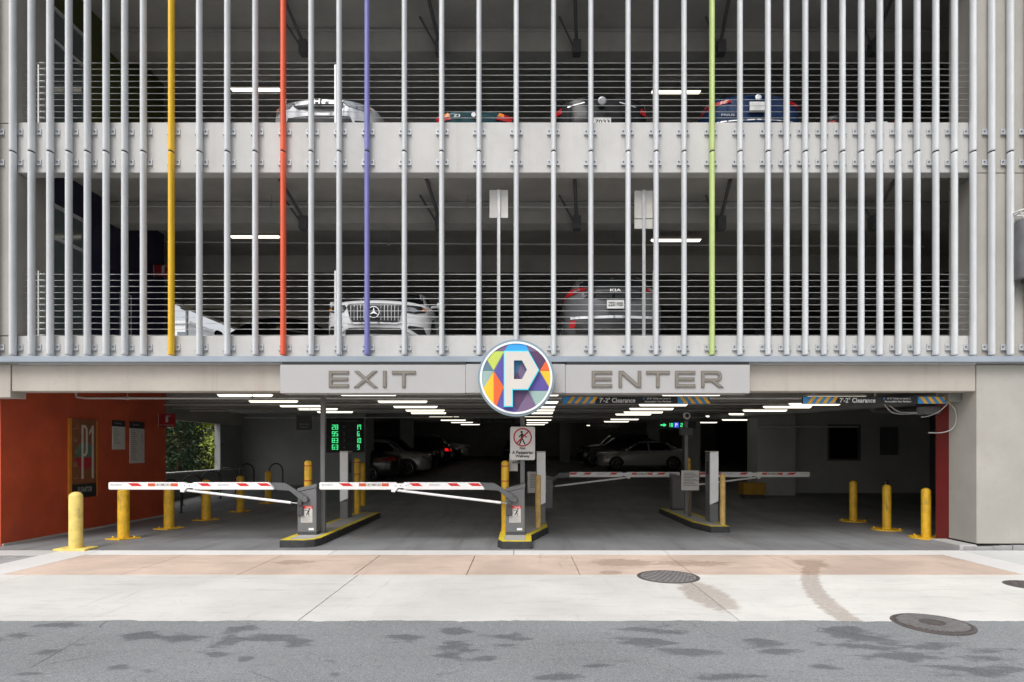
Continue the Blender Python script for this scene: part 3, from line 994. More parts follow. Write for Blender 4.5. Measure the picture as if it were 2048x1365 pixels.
ring(MB(), R0 * .892, R0 * .943, PY - .018, PY + .01).build('ring', paint('white_ring_paint', (.82, .83, .84), .35, var=.02), P, smooth=True)
PC = {'mauve': (.165, .105, .20), 'sky': (.03, .33, .72), 'lime': (.52, .60, .10), 'slate': (.10, .19, .25), 'sage': (.30, .43, .40), 'yellow': (.85, .50, .02), 'orange': (.85, .12, .02),
      'violet': (.095, .065, .30), 'plum': (.085, .035, .10), 'teal': (.03, .13, .24)}
pm = {k: paint('facet_%s' % k, v, .5, var=.04) for k, v in PC.items()}
facets = [('mauve', [(380, 300), (590, 308), (640, 150), (380, 150)]), ('sky', [(556, 308), (660, 120), (820, 120), (905, 308)]), ('mauve', [(820, 120), (905, 308), (1100, 308), (1000, 120)]),
          ('lime', [(380, 310), (552, 310), (400, 580), (303, 428), (300, 330)]), ('slate', [(300, 428), (400, 583), (200, 583), (200, 430)]), ('sage', [(200, 590), (398, 590), (256, 850), (200, 850)]),
          ('yellow', [(400, 598), (400, 1130), (200, 1000), (258, 838)]), ('orange', [(406, 600), (545, 820), (430, 1120), (406, 1120)]), ('violet', [(552, 330), (410, 590), (545, 815), (560, 700)]),
          ('plum', [(905, 312), (1200, 312), (1148, 448), (1062, 585)]), ('orange', [(1150, 446), (1320, 470), (1320, 586), (1064, 586)]), ('yellow', [(1066, 592), (1320, 592), (1320, 860), (1205, 830)]),
          ('violet', [(1058, 596), (1200, 840), (1240, 872), (900, 872)]), ('sage', [(908, 878), (1240, 878), (1160, 1000), (1010, 1085)]), ('mauve', [(898, 884), (1010, 1095), (900, 1240), (735, 1240), (735, 1165)]),
          ('plum', [(660, 800), (900, 876), (733, 1155), (680, 1080)]), ('violet', [(545, 830), (432, 1130), (600, 1260), (730, 1260), (730, 1160), (680, 1070), (600, 900)]),
          ('teal', [(660, 420), (815, 420), (742, 598), (660, 700)]), ('mauve', [(815, 420), (920, 580), (815, 745), (745, 600)]), ('plum', [(743, 602), (812, 745), (660, 745), (676, 700)])]


def zc(q): return ((q[0] - 724) / 7.186 * psc, -(q[1] - 690) / 7.186 * psc)


def clip(poly, R, n=48):
    """clip a polygon to a disc (Sutherland-Hodgman)"""
    out = poly
    for k in range(n):
        a = 2 * PI * k / n
        nx, ny = math.cos(a), math.sin(a)
        inp, out = out, []
        for i in range(len(inp)):
            p, q = inp[i - 1], inp[i]
            dp, dq = p[0] * nx + p[1] * ny - R, q[0] * nx + q[1] * ny - R
            if dp * dq < 0:
                t = dp / (dp - dq); out.append((p[0] + (q[0] - p[0]) * t, p[1] + (q[1] - p[1]) * t))
            if dq <= 0: out.append(q)
        if not out: break
    return out


for i, (cn, poly) in enumerate(facets):
    p = clip([zc(q) for q in poly], R0 * .889)
    if len(p) > 2:
        if sum(p[k - 1][0] * p[k][1] - p[k][0] * p[k - 1][1] for k in range(len(p))) < 0: p = p[::-1]
        MB().prism([p], (PX_, PY - .006 - .0003 * i, PZ_), XA, ZA, .008).build('facet', pm[cn], P)
outer = [zc(q) for q in ((548, 1110), (678, 1110), (678, 868), (895, 868), (1052, 585), (900, 312), (548, 312))]
hole = [zc(q) for q in ((682, 438), (815, 438), (892, 582), (815, 728), (682, 728))]
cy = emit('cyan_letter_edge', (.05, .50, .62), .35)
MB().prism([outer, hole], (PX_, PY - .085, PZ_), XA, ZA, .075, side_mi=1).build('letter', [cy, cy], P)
face = paint('white_letter_face', (.62, .585, .54), .4, var=.02)
MB().prism([shrink(outer, .013), [tuple(q) for q in shrink(hole, -.013)]], (PX_, PY - .0885, PZ_), XA, ZA, .004).build('letter_face', face, P)


# ------------------------------------------------------------------ clearance bars
def clearance(px0, px1, label):
    y = .42
    k = (y + DIST) / FPX
    X0_, X1_ = (px0 - VX) * k, (px1 - VX) * k
    zb, zt = EYE + (900 - 808.3) * k, EYE + (900 - 793.6) * k
    t = thing('clearance_bar', label, 'clearance bar', ((X0_ + X1_) / 2, y, zb), 0, 'clearance bars over the lanes')
    B(X0_, X1_, y, y + .05, zb, zt).build('panel', M['board'], t, bevel=.004)
    L = X1_ - X0_
    for s0, s1, sgn in ((X0_ + .004, X0_ + .575, 1), (X1_ - .555, X1_ - .02, -1)):
        e = B(s0, s1, y - .004, y - .0005, zb + .004, zt - .004).build('end_panel', M['blue_tape'], t)
        h = zt - zb - .012
        for j in range(4):
            c = s0 + .07 + j * .13
            MB().prism([[(0, 0), (.065, 0), (.065 + sgn * .09, h), (sgn * .09, h)]], (c + (0 if sgn > 0 else .05), y - .0065, zb + .006), XA, ZA, .0023).build('stripe', M['yellow_tape'], e)
    xt = X0_ + L * .385
    zc_ = (zb + zt) / 2
    text('7\'-2" Clearance', (xt - .03, y - .001, zc_), L * .243, .085, M['whitetext'], t)
    text('8\'-2" Only to Level 2', (X0_ + L * .655, y - .001, zc_ + .026), L * .158, .036, M['whitetext'], t)
    text('Accessible Van Parking', (X0_ + L * .648, y - .001, zc_ - .026), L * .182, .038, M['whitetext'], t)
    MB().lathe([(.017, 0), (.017, -.003)], (X0_ + L * .553, y - .001, zc_ + .028), 14, 'y').build('access_symbol', M['blue_tape'], t)
    h = MB()
    for fr_ in (.08, .5, .92):
        x = X0_ + L * fr_
        h.tube([(x - .02, y + .025, zt - .01), (x, y + .025, zt + .06)], .004, 5).tube([(x + .02, y + .025, zt - .01), (x, y + .025, zt + .06)], .004, 5).tube([(x, y + .025, zt + .06), (x, y + .025, 3.16)], .004, 5)
    h.build('hanger', M['steel'], t)
    return t


clearance(1125, 1419, "hanging 7'-2\" clearance bar below the ENTER sign beside the round P sign")
clearance(1605.5, 1899, "hanging 7'-2\" clearance bar beside the corner column")

# ------------------------------------------------------------------ islands


def island(label, poly, inset_poly):
    cx = sum(p[0] for p in poly) / len(poly); cy_ = sum(p[1] for p in poly) / len(poly)
    t = thing('traffic_island', label, 'traffic island', (cx, cy_, 0), 0, 'kerbed islands between the lanes')
    rnd = random.Random(len(label))

    def ragged(pl, amp, step=.09):
        out = []
        for i in range(len(pl)):
            a, b = Vector(pl[i]), Vector(pl[(i + 1) % len(pl)])
            n = max(1, int((b - a).length / step))
            for k in range(n):
                q = a.lerp(b, k / n)
                out.append((q.x + rnd.uniform(-amp, amp), q.y + rnd.uniform(-amp, amp)))
        return out
    MB().prism([poly], (0, 0, .127), XA, YA, .14).build('kerb', M['kerb'], t, bevel=.012)
    MB().prism([ragged(poly, .012)], (0, 0, .007), XA, YA, .012).build('kerb_skirt', M['kerb'], t)
    y1 = shrink(poly, .012)
    MB().prism([ragged(y1, .004), [tuple(q) for q in shrink(poly, .115)][::-1]], (0, 0, .1315), XA, YA, .02).build('yellow_edge', M['kerb_yellow'], t)
    MB().prism([shrink(poly, .118)], (0, 0, .1305), XA, YA, .02).build('island_top', M['kerb_top'], t)


island('narrow kerbed island under the exit side barrier with long yellow edge', [(-4.16, .22), (-3.72, .22), (-3.58, .30), (-3.53, .48), (-3.50, 4.72), (-4.16, 4.72)], None)
island('central kerbed island below the round P sign with yellow edge', [(-.34, .08), (.16, .08), (.17, .85), (.52, 2.0), (.52, 6.2), (-.42, 6.2), (-.43, .30)], None)
island('dim kerbed island on the entry side holding two tan bollards', [(3.80, 2.05), (4.19, 2.05), (4.19, 5.75), (3.60, 5.75), (3.62, 2.75)], None)


# ------------------------------------------------------------------ barrier gates
def make_gate(label, warn=True):
    t = thing('barrier_gate', label, 'barrier gate', (0, 0, 0), 0, 'lane barrier gates')
    z0 = .13
    B(-.172, .172, .0, .30, z0, z0 + .05).build('plinth', M['cab_dark'], t)
    cb = MB().prism([[(-.172, z0 + .05), (.172, z0 + .05), (.172, .985), (-.172, .905)]], (0, 0, 0), XA, ZA, .30).build('cabinet', M['cab'], t, bevel=.008)
    lid = MB().prism([[(-.18, .908), (.18, .990), (.18, 1.052), (.165, 1.058), (-.165, .975), (-.18, .962)]], (0, -.008, 0), XA, ZA, .316).build('lid', M['cab'], t, bevel=.006)
    # grey crank arm
    cr = MB().prism([[(-.62, .965), (-.55, .950), (-.30, .935), (-.04, .715), (.05, .775), (.02, .82), (-.38, 1.075), (-.62, 1.082)]], (0, -.055, 0), XA, ZA, .05).build('crank_arm', M['arm_grey'], t, bevel=.006)
    MB().lathe([(.05, 0), (.05, -.075), (.042, -.082)], (-.01, .0, .775), 18, 'y').build('pivot', M['arm_grey'], cr, smooth=True)
    # boom: two halves and a hinge plate
    zt, zb = 1.091, .958
    y0, y1 = -.135, -.06
    b1 = MB().prism([[(-3.51, zb + .02), (-3.495, zb), (-2.13, zb), (-2.13, zt), (-3.50, zt), (-3.51, zt - .02)]], (0, y0, 0), XA, ZA, y1 - y0).build('boom', M['white'], t, bevel=.008)
    b2 = MB().prism([[(-2.0, zb), (-.55, zb), (-.55, zb + .02), (-.64, zt), (-2.0, zt)]], (0, y0, 0), XA, ZA, y1 - y0).build('boom', M['white'], t, bevel=.008)
    hp = MB().prism([[(-2.22, zb - .035), (-2.16, zb - .045), (-2.10, zb + .03), (-1.97, zb + .03), (-1.9, zb + .01), (-1.9, zt - .01), (-1.98, zt - .02), (-2.10, zt - .02), (-2.2, zt - .012)]], (0, y0 - .006, 0), XA, ZA, y1 - y0 + .012).build('hinge_plate', M['white'], t)
    h = MB()
    for x in (-2.14, -2.05, -1.95): h.lathe([(.008, 0), (.008, -.004)], (x, y0 - .006, 1.03), 8, 'y')
    h.build('bolt', M['bolt'], hp)
    for par, (x0, x1) in ((b1, (-3.16, -2.90)), (b2, (-1.90, -1.66)), (b2, (-1.22, -.98)), (b2, (-.85, -.59))):
        for yy, nn, d in ((y0 - .002, XA, -1), (y1 + .002, -XA, 1)):
            w = x1 - x0
            lp = [(0, .052), (w * .72, .052), (w, 0), (w * .3, 0)]
            if d > 0: lp = [(-q[0], q[1]) for q in lp][::-1]
            MB().prism([lp], (x0, yy, 1.024), nn, ZA, .003).build('stripe', M['red_refl'], par)
    for yy, nn in ((y0 - .002, XA), (y1 + .002, -XA)):
        sg = 1 if nn == XA else -1
        for (x0, x1, mt) in ((-2.80, -2.67, 'orange_refl'), (-2.67, -2.39, 'offwhite'), (-2.39, -2.26, 'orange_refl')):
            B(x0 + .002, x1 - .002, yy if sg > 0 else yy - .003, yy + .003 if sg > 0 else yy, 1.020, 1.074).build('reflector', M[mt], b1)
        for (par, xc) in ((b1, -3.36), (b2, -1.44)):
            text('MAGNETIC', (xc, yy, 1.045), .20, .022, M['midtext'], par, u=nn, lift=.001)
        for xc in (-2.62, -2.53, -2.44):
            text('!' if xc != -2.53 else 'STOP', (xc, yy, 1.047), .05 if xc == -2.53 else .012, .032, M['blacktext'], b1, u=nn, lift=.001)
    # support strut
    sr = MB().tube([(-2.11, -.10, .945), (-.26, -.075, .722)], .024, 12).build('support_strut', M['white'], t, smooth=True)
    MB().tube([(-2.18, -.10, .945), (-2.11, -.10, .945)], .016, 8).tube([(-.26, -.075, .722), (-.11, -.045, .705)], .009, 8).build('strut_rod', M['steel'], sr)
    MB().box(-.15, -.07, -.07, 0, .675, .735).build('strut_clevis', M['cab_dark'], t, bevel=.005)
    # front face: warning label, lock box, data sticker
    wl = B(-.11, .10, -.004, 0, .355, .655).build('warning_label', M['offwhite'], t)
    B(-.112, .102, -.007, -.001, .610, .657).build('label_header', M['red_refl'], wl)
    text('WARNING', (.035, -.007, .633), .10, .022, M['whitetext'], wl)
    f = MB()
    f.tube([(.035, -.006, .575), (.02, -.006, .535)], .012, 6).tube([(.02, -.006, .535), (.04, -.006, .505), (.03, -.006, .48)], .007, 6).tube([(.02, -.006, .535), (0, -.006, .515), (-.01, -.006, .49)], .007, 6)
    f.tube([(-.04, -.006, .585), (.05, -.006, .565)], .005, 6).lathe([(.012, 0), (.012, -.004)], (.045, -.003, .592), 10, 'y')
    f.build('pictogram', M['blacktext'], wl)
    ln = MB()
    for k in range(7): ln.box(-.10, .085 - .03 * (k % 3), -.006, -.003, .46 - .0145 * k, .467 - .0145 * k)
    ln.build('print_line', M['midtext'], wl)
    B(-.165, -.055, -.05, 0, .48, .645).build('lock_box', M['cab_dark'], t, bevel=.012)
    B(.03, .125, -.003, 0, .215, .255).build('sticker', M['whitetext'], t)
    return t


g0 = make_gate('lowered barrier gate nearest the red wall, its white boom striped red')
g0.location = (-3.907, .83, 0)
dup(g0, (-.13, .83, 0), 0, 'lowered barrier gate on the central island below the round P sign')
dup(g0, (.60, 5.55, 0), PI, 'lowered barrier gate in shade behind the central island, boom pointing right')
dup(g0, (4.0, 5.55, 0), PI, 'dim lowered barrier gate furthest right, behind the entry island terminal')


# ------------------------------------------------------------------ lane terminals (tall white columns)
def make_terminal(label):
    t = thing('lane_terminal', label, 'lane terminal', (0, 0, 0), 0, 'tall white lane terminals')
    B(-.088, .088, 0, .33, .13, .52).build('base', M['cab'], t, bevel=.006)
    B(-.09, .09, .03, .335, .522, 1.60).build('body', M['cab'], t, bevel=.008)
    MB().prism([[(-.09, .50), (.09, .58), (.09, 1.62), (-.09, 1.62)]], (0, -.012, 0), XA, ZA, .04).build('front_cover', M['white'], t, bevel=.006)
    B(-.095, .095, -.012, .34, 1.622, 1.645).build('cap', M['offwhite'], t, bevel=.006)
    B(.092, .097, .10, .22, 1.15, 1.42).build('reader', M['black'], t)
    B(-.097, -.092, .10, .22, 1.15, 1.42).build('reader', M['black'], t)
    return t


def flip_cover(o):
    return o


t0 = make_terminal('tall white lane terminal on the island near the exit barrier')
t0.location = (-4.02, 3.45, 0)
dup(t0, (.385, 2.35, 0), 0, 'tall white lane terminal beside the Not A Pedestrian Walkway sign')
dup(t0, (4.09, 2.75, 0), 0, 'tall white lane terminal on the dim entry island')


# ------------------------------------------------------------------ bollards
def make_bollard(name, label, r, h, mat, base=None, bands=(), z0=0.0, group=None):
    t = thing(name, label, 'bollard', (0, 0, 0), 0, group)
    prof = [(r, z0), (r, h - r * .75)] + [(r * math.cos(a), h - r * .75 + r * .75 * math.sin(a)) for a in (.3, .6, .9, 1.2, 1.45)]
    MB().lathe(prof, n=28).build('post', mat, t, smooth=True)
    for z in bands:
        MB().lathe([(r + .001, z), (r + .0022, z), (r + .0022, z + .02), (r + .001, z + .02)], n=28).build('band', M['red_band'], t, smooth=True)
    if base == 'square':
        o = B(-.27, .27, -.16, .16, z0, z0 + .035).build('base_plate', mat, t, bevel=.006)
    elif base == 'round':
        MB().lathe([(.29, z0), (.29, z0 + .022)], n=40).build('base_plate', mat, t, smooth=True)
    elif base == 'diamond':
        MB().prism([[(-.27, -.12), (.05, -.2), (.27, .1), (-.03, .2)]], (0, 0, z0 + .025), XA, YA, .025).build('base_plate', mat, t, bevel=.005)
    if base in ('round', 'diamond'):
        for a in (.3, 1.9, 3.4, 5.0):
            rr = .235 if base == 'round' else .19
            MB().lathe([(.018, z0 + .022), (.018, z0 + .045), (.008, z0 + .055)], (rr * math.cos(a), rr * math.sin(a) * (1 if base == 'round' else .55), 0), 8).build('anchor_bolt', mat, t)
    return t


GB = 'yellow bollards along the red wall'
b = make_bollard('bollard', 'pale yellow bollard on a square plate standing out in the daylight', .10, .97, M['bollard_pale'], 'square', group=GB)
b.location = (-7.49, .02, 0)
b = make_bollard('bollard', 'bright yellow bollard under the tip of the exit barrier boom', .098, .97, M['bollard'], 'diamond', group=GB)
b.location = (-7.49, 1.22, 0)
for (x, y, l) in ((-7.49, 2.66, 'amber yellow bollard third in line along the red wall'), (-7.52, 4.2, 'dim yellow bollard in front of the second bike hoop'),
                  (-7.6, 6.1, 'dim yellow bollard between the bike hoops and the grey wall'), (-7.55, 7.75, 'innermost dim yellow bollard before the grey wall')):
    dup(b, (x, y, fz(y)), .2, l)
GR = 'yellow bollards beside the corner column'
b = make_bollard('bollard', 'yellow bollard with round bolted plate against the corner column', .083, .95, M['bollard'], 'round', group=GR)
b.location = (7.66, 1.34, 0)
dup(b, (7.62, 2.5, 0), .5, 'second yellow bollard inside from the corner column')
dup(b, (7.75, 4.0, 0), .9, 'third and dimmest yellow bollard inside from the corner column')
k = make_bollard('bollard', 'black bollard in shade behind the second yellow one', .06, 1.0, M['black'])
k.location = (8.15, 3.4, 0)
GT = 'tall yellow bollards with red bands on the islands'
b = make_bollard('tall_bollard', 'tall yellow red-banded bollard behind the exit barrier cabinet', .072, 1.475, M['bollard'], None, (1.36, 1.08), .13, GT)
b.location = (-4.06, 1.32, 0)
dup(b, (-.325, 1.19, 0), 0, 'tall yellow red-banded bollard leaning beside the central barrier cabinet')
COL.objects[-1]
dup(b, (-4.0, 4.45, 0), 0, 'tall amber red-banded bollard beside the exit lane terminal')
dup(b, (4.08, 4.75, 0), 0, 'tall amber bollard behind the small white notice board')
b = make_bollard('tan_bollard', 'slim tan bollard with black smudge before the central lane terminal', .056, 1.18, M['tan'], None, (), .13, 'slim tan bollards')
b.location = (.31, 1.88, 0)
dup(b, (4.125, 2.32, 0), 0, 'slim tan bollard at the tip of the dim entry island')
b = make_bollard('bollard', 'low dim yellow bollard behind the tall one on the exit island', .07, 1.25, M['bollard'])
b.location = (-4.62, 7.3, fz(7.3))

# ------------------------------------------------------------------ steel posts, their signs
for (X, Y, lab) in ((-3.705, 1.07, 'grey square steel post rising from the exit island'), (.0, 1.12, 'grey square steel post carrying the Not A Pedestrian Walkway sign')):
    t = thing('steel_post', lab, 'post', (X, Y, .13), 0, 'grey steel posts of the islands')
    B(X - .042, X + .042, Y, Y + .085, .13, 2.98).build('shaft', M['cab'], t, bevel=.006)
    B(X - .07, X + .07, Y - .03, Y + .115, .131, .146).build('foot_plate', M['cab'], t)
    B(X - .06, X + .06, Y - .02, Y + .105, 2.98, 3.148).build('head_plate', M['cab'], t)
s = thing('pedestrian_sign', 'white sign with red prohibition circle reading Not A Pedestrian Walkway', 'sign', (0, 1.05, 1.48))
ks = (1.05 + DIST) / FPX
x0, x1, zt, zb = (1020.5 - VX) * ks, (1070 - VX) * ks, EYE + (900 - 854) * ks, EYE + (900 - 920.5) * ks
cxp = (x0 + x1) / 2
w, h = x1 - x0, zt - zb
MB().prism([[(x0 + .02, zb), (x1 - .02, zb), (x1, zb + .02), (x1, zt - .02), (x1 - .02, zt), (x0 + .02, zt), (x0, zt - .02), (x0, zb + .02)]], (0, 1.05, 0), XA, ZA, .02).build('panel', paint('sign_white', (.66, .64, .62), .45, var=.03), s)
rz = zt - .195
m = MB()
n = 40
loop_o = [(.172 * math.cos(2 * PI * i / n), .172 * math.sin(2 * PI * i / n)) for i in range(n)]
loop_i = [(.147 * math.cos(2 * PI * i / n), .147 * math.sin(2 * PI * i / n)) for i in range(n)][::-1]
m.prism([loop_o, loop_i], (cxp, 1.046, rz), XA, ZA, .004)
c45 = .105
m.prism([[(-c45 - .009, -c45 + .009), (-c45 + .009, -c45 - .009), (c45 + .009, c45 - .009), (c45 - .009, c45 + .009)]], (cxp, 1.0455, rz), XA, ZA, .004)
m.build('prohibition_ring', paint('sign_red', (.42, .015, .03), .45), s)
m = MB()
m.lathe([(.022, 0), (.022, -.003)], (cxp - .018, 1.0485, rz + .098), 14, 'y')


def limb(pts, wd):
    for (a, b_) in zip(pts, pts[1:]):
        a = Vector(a); b_ = Vector(b_); d = (b_ - a).normalized(); nn = Vector((-d.y, d.x)) * wd / 2; e = d * wd * .3
        q = [a - nn - e, b_ - nn + e, b_ + nn + e, a + nn - e]
        limb.k += 1
        m.prism([[(p.x, p.y) for p in q]], (cxp, 1.0478 - .0001 * limb.k, rz), XA, ZA, .002)


limb.k = 0
limb([(-.012, .058), (-.015, -.03)], .046)
limb([(-.02, .055), (-.05, .03), (-.068, .005)], .018)
limb([(.0, .055), (.04, .025), (.075, .002)], .018)
limb([(-.004, -.03), (.014, -.07), (.042, -.125)], .024)
limb([(-.02, -.03), (-.035, -.075), (-.055, -.125)], .024)
m.build('walking_figure', M['blacktext'], s)
for txt, dz, ww in (('Not', .395, .105), ('A Pedestrian', .475, .39), ('Walkway', .548, .265)):
    text(txt, (cxp, 1.05, zt - dz), ww, .062 if txt != 'Not' else .052, M['blacktext'], s, bold=.035)
t = thing('notice_board', 'small white plate low on the post behind the Not A Pedestrian Walkway sign', 'notice', (-.1, 1.3, 1.2))
B(-.25, -.09, 1.30, 1.312, 1.27, 1.60).build('panel', M['offwhite'], t); MB().box(-.2, .0, 1.25, 1.3, 1.42, 1.45).build('clip', M['cab'], t)
# ticket notices
for (X, Y, rz_, lab) in ((.31, 2.95, .05, 'white instruction notice board behind the central lane terminal'), (3.86, 3.75, -.1, 'white instruction notice board on the dim entry island')):
    t = thing('notice_board', lab, 'notice', (0, 0, 0), 0, 'instruction notice boards')
    B(-.20, .20, 0, .015, .74, 1.20).build('panel', M['offwhite'], t, bevel=.004)
    ln = MB()
    for q in range(9): ln.box(-.15, .08 + .05 * ((q * 7) % 3), -.004, -.0005, 1.13 - q * .035, 1.142 - q * .035)
    ln.build('print_line', M['dimtext'], t)
    B(-.03, .03, .016, .07, .13, 1.15).build('stand', M['cab_dark'], t)
    t.location = (X, Y, 0); t.rotation_euler.z = rz_
# camera pole on the entry island
X, Y = 3.92, 4.28
t = thing('camera_pole', 'slim grey pole with round camera head on the entry island', 'camera pole', (X, Y, .13))
B(X - .04, X + .04, Y, Y + .08, .13, 2.36).build('pole', M['cab'], t, bevel=.008)
MB().lathe([(.085, 0), (.085, -.06), (.055, -.075)], (X, Y + .02, 2.485), 24, 'y').build('camera_head', M['offwhite'], t, smooth=True)
MB().lathe([(.048, -.07), (.048, -.08), (.03, -.085)], (X, Y + .02, 2.485), 20, 'y').build('lens', M['black'], t, smooth=True)
B(X - .15, X + .15, Y - .02, Y + .13, 2.02, 2.20).build('control_box', M['cab_dark'], t, bevel=.01)
MB().tube([(X, Y + .04, 2.36), (X, Y + .04, 2.42)], .03, 8).build('neck', M['cab_dark'], t)

# ------------------------------------------------------------------ ceiling lights


def make_light():
    t = thing('ceiling_light', 'x', 'ceiling light', (0, 0, 0), 0, 'lit strip lights under the decks')
    L = 1.18
    B(-L / 2, L / 2, -.07, .07, .035, .075).build('housing', M['housing'], t, bevel=.008)
    m = MB()
    prof = [(-.05, .034), (-.042, .002), (-.018, -.010), (.018, -.010), (.042, .002), (.05, .034)]
    a, b_ = -L / 2 + .01, L / 2 - .01
    vs = [(x + (.035 if x < 0 else -.035) * (1 - (q[1] + .010) / .044), q[0], q[1]) for x in (a, b_) for q in prof]
    n = len(prof)
    fs = [(i, i + 1, n + i + 1, n + i) for i in range(n - 1)] + [tuple(range(n)), tuple(range(2 * n - 1, n - 1, -1)), (0, n, 2 * n - 1, n - 1)]
    m.add(vs, fs).build('lens', M['lens'], t)
    m = MB()
    for x in (-.4, .4): m.tube([(x, 0, .07), (x, 0, .30)], .006, 5)
    m.build('hanger', M['housing'], t)
    return t


L0 = None
nth = ['front', 'second', 'third', 'fourth', 'fifth', 'sixth', 'seventh', 'eighth', 'ninth', 'tenth', 'eleventh']
rows = [('in the row nearest the red wall', 2.82, [(-6.11, 1.75), (-5.94, 2.8), (-6.0, 4.4), (-5.87, 5.9), (-6.03, 7.6), (-6.15, 9.6)]),
        ('in the row above the exit lane', 2.79, [(-3.16, 2.26), (-2.83, 4.1), (-2.83, 5.8), (-2.9, 7.8), (-3.1, 9.7), (-3.1, 13.6), (-3.2, 17.6), (-3.2, 21.6), (-3.2, 26.6)]),
        ('in the row behind the round P sign', 2.79, [(.18, 2.3), (.28, 4.3), (.30, 5.9), (.37, 7.7), (.43, 9.7), (.6, 13.4), (.75, 17.4), (.8, 22), (.8, 26.8)]),
        ('in the row above the entry lane', 2.735, [(3.29, 1.65), (3.39, 4.4), (3.41, 5.8), (3.6, 7.8), (3.6, 9.4), (4.2, 14.6), (4.4, 18), (4.5, 22.2), (4.5, 26.6)]),
        ('in the row nearest the corner column', 2.70, [(6.2, .62), (6.26, 1.95), (6.7, 3.7), (6.47, 4.6), (6.45, 5.9), (6.9, 8.3), (6.75, 10.1), (8.6, 14), (8.6, 18.2), (8.6, 22.5)])]
for rn, zr, pts in rows:
    for i, (x, y) in enumerate(pts):
        lab = 'lit strip light, %s one %s' % (nth[i], rn)
        z = zr + .02 * max(0, y - 6)
        if L0 is None:
            L0 = make_light(); L0['label'] = lab; L0.location = (x, y, z)
        else: dup(L0, (x, y, z), 0, lab)
for (px, py, y, lab) in ((510, 476, 4.1, 'lit strip light under the second level ceiling between the grey and orange fins'), (1352, 483, 3.9, 'lit strip light under the second level ceiling left of the lime fin'),
                         (688, 601, 9.5, 'lit strip light low behind the white SUV'), (1855, 609, 9.8, 'lit strip light low beside the right pier on the second level'),
                         (511, 182, 4.1, 'lit strip light on the third level left of the orange fin'), (1352, 187, 4.2, 'lit strip light on the third level left of the lime fin')):
    X, Z = at(px, py, y)
    dup(L0, (X, y, Z), 0, lab)
dup(L0, (11.6, 11.8, 2.03), 0, 'lit strip light added behind the dark office window to stand for a reflection')  # added lamp standing in for a reflection in the pane

# ------------------------------------------------------------------ cars
def cr(p0, p1, p2, p3, t):
    return .5 * ((2 * p1) + (-p0 + p2) * t + (2 * p0 - 5 * p1 + 4 * p2 - p3) * t * t + (-p0 + 3 * p1 - 3 * p2 + p3) * t ** 3)


STY = {
 # t, width factor, z bottom, z belt, z top, top half-width factor
 'sedan': dict(L=4.75, W=.91, wr=.33, fw=.19, rw=.785, st=[
  (0, .60, .34, .66, .77, .50), (.012, .80, .24, .72, .84, .70), (.05, .95, .20, .77, .89, .81), (.14, 1, .19, .80, .94, .83), (.25, 1, .19, .83, .98, .82), (.30, 1, .19, .87, 1.03, .78),
  (.40, 1, .19, .90, 1.34, .63), (.48, 1, .19, .92, 1.45, .60), (.62, 1, .19, .94, 1.46, .60), (.74, 1, .19, .96, 1.36, .60), (.85, .99, .21, .97, 1.10, .74), (.93, .96, .24, .95, 1.06, .76), (.98, .88, .28, .90, 1.05, .74), (1, .66, .36, .80, 1.0, .56)]),
 'suv': dict(L=4.75, W=.96, wr=.37, fw=.19, rw=.80, st=[
  (0, .62, .42, .74, .86, .52), (.012, .82, .30, .82, .96, .70), (.05, .96, .26, .90, 1.03, .82), (.14, 1, .24, .97, 1.08, .84), (.24, 1, .24, 1.02, 1.12, .83), (.28, 1, .24, 1.03, 1.16, .80),
  (.37, 1, .24, 1.05, 1.52, .66), (.45, 1, .24, 1.06, 1.66, .64), (.62, 1, .24, 1.08, 1.68, .64), (.80, 1, .24, 1.10, 1.64, .62), (.90, .99, .26, 1.10, 1.50, .60), (.955, .97, .30, 1.08, 1.26, .70), (.985, .90, .34, 1.02, 1.20, .72), (1, .72, .42, .90, 1.13, .62)]),
 'roadster': dict(L=4.05, W=.86, wr=.31, fw=.19, rw=.80, st=[
  (0, .60, .32, .52, .60, .5), (.012, .80, .24, .58, .68, .68), (.06, .95, .2, .64, .76, .80), (.16, 1, .18, .72, .84, .82), (.32, 1, .18, .80, .90, .82), (.42, 1, .18, .82, .95, .76),
  (.52, 1, .18, .84, 1.20, .56), (.60, 1, .18, .85, 1.25, .54), (.70, 1, .18, .86, 1.14, .56), (.78, 1, .2, .86, .96, .72), (.90, .98, .22, .84, .90, .78), (.97, .90, .27, .79, .88, .74), (1, .66, .34, .70, .84, .58)]),
}


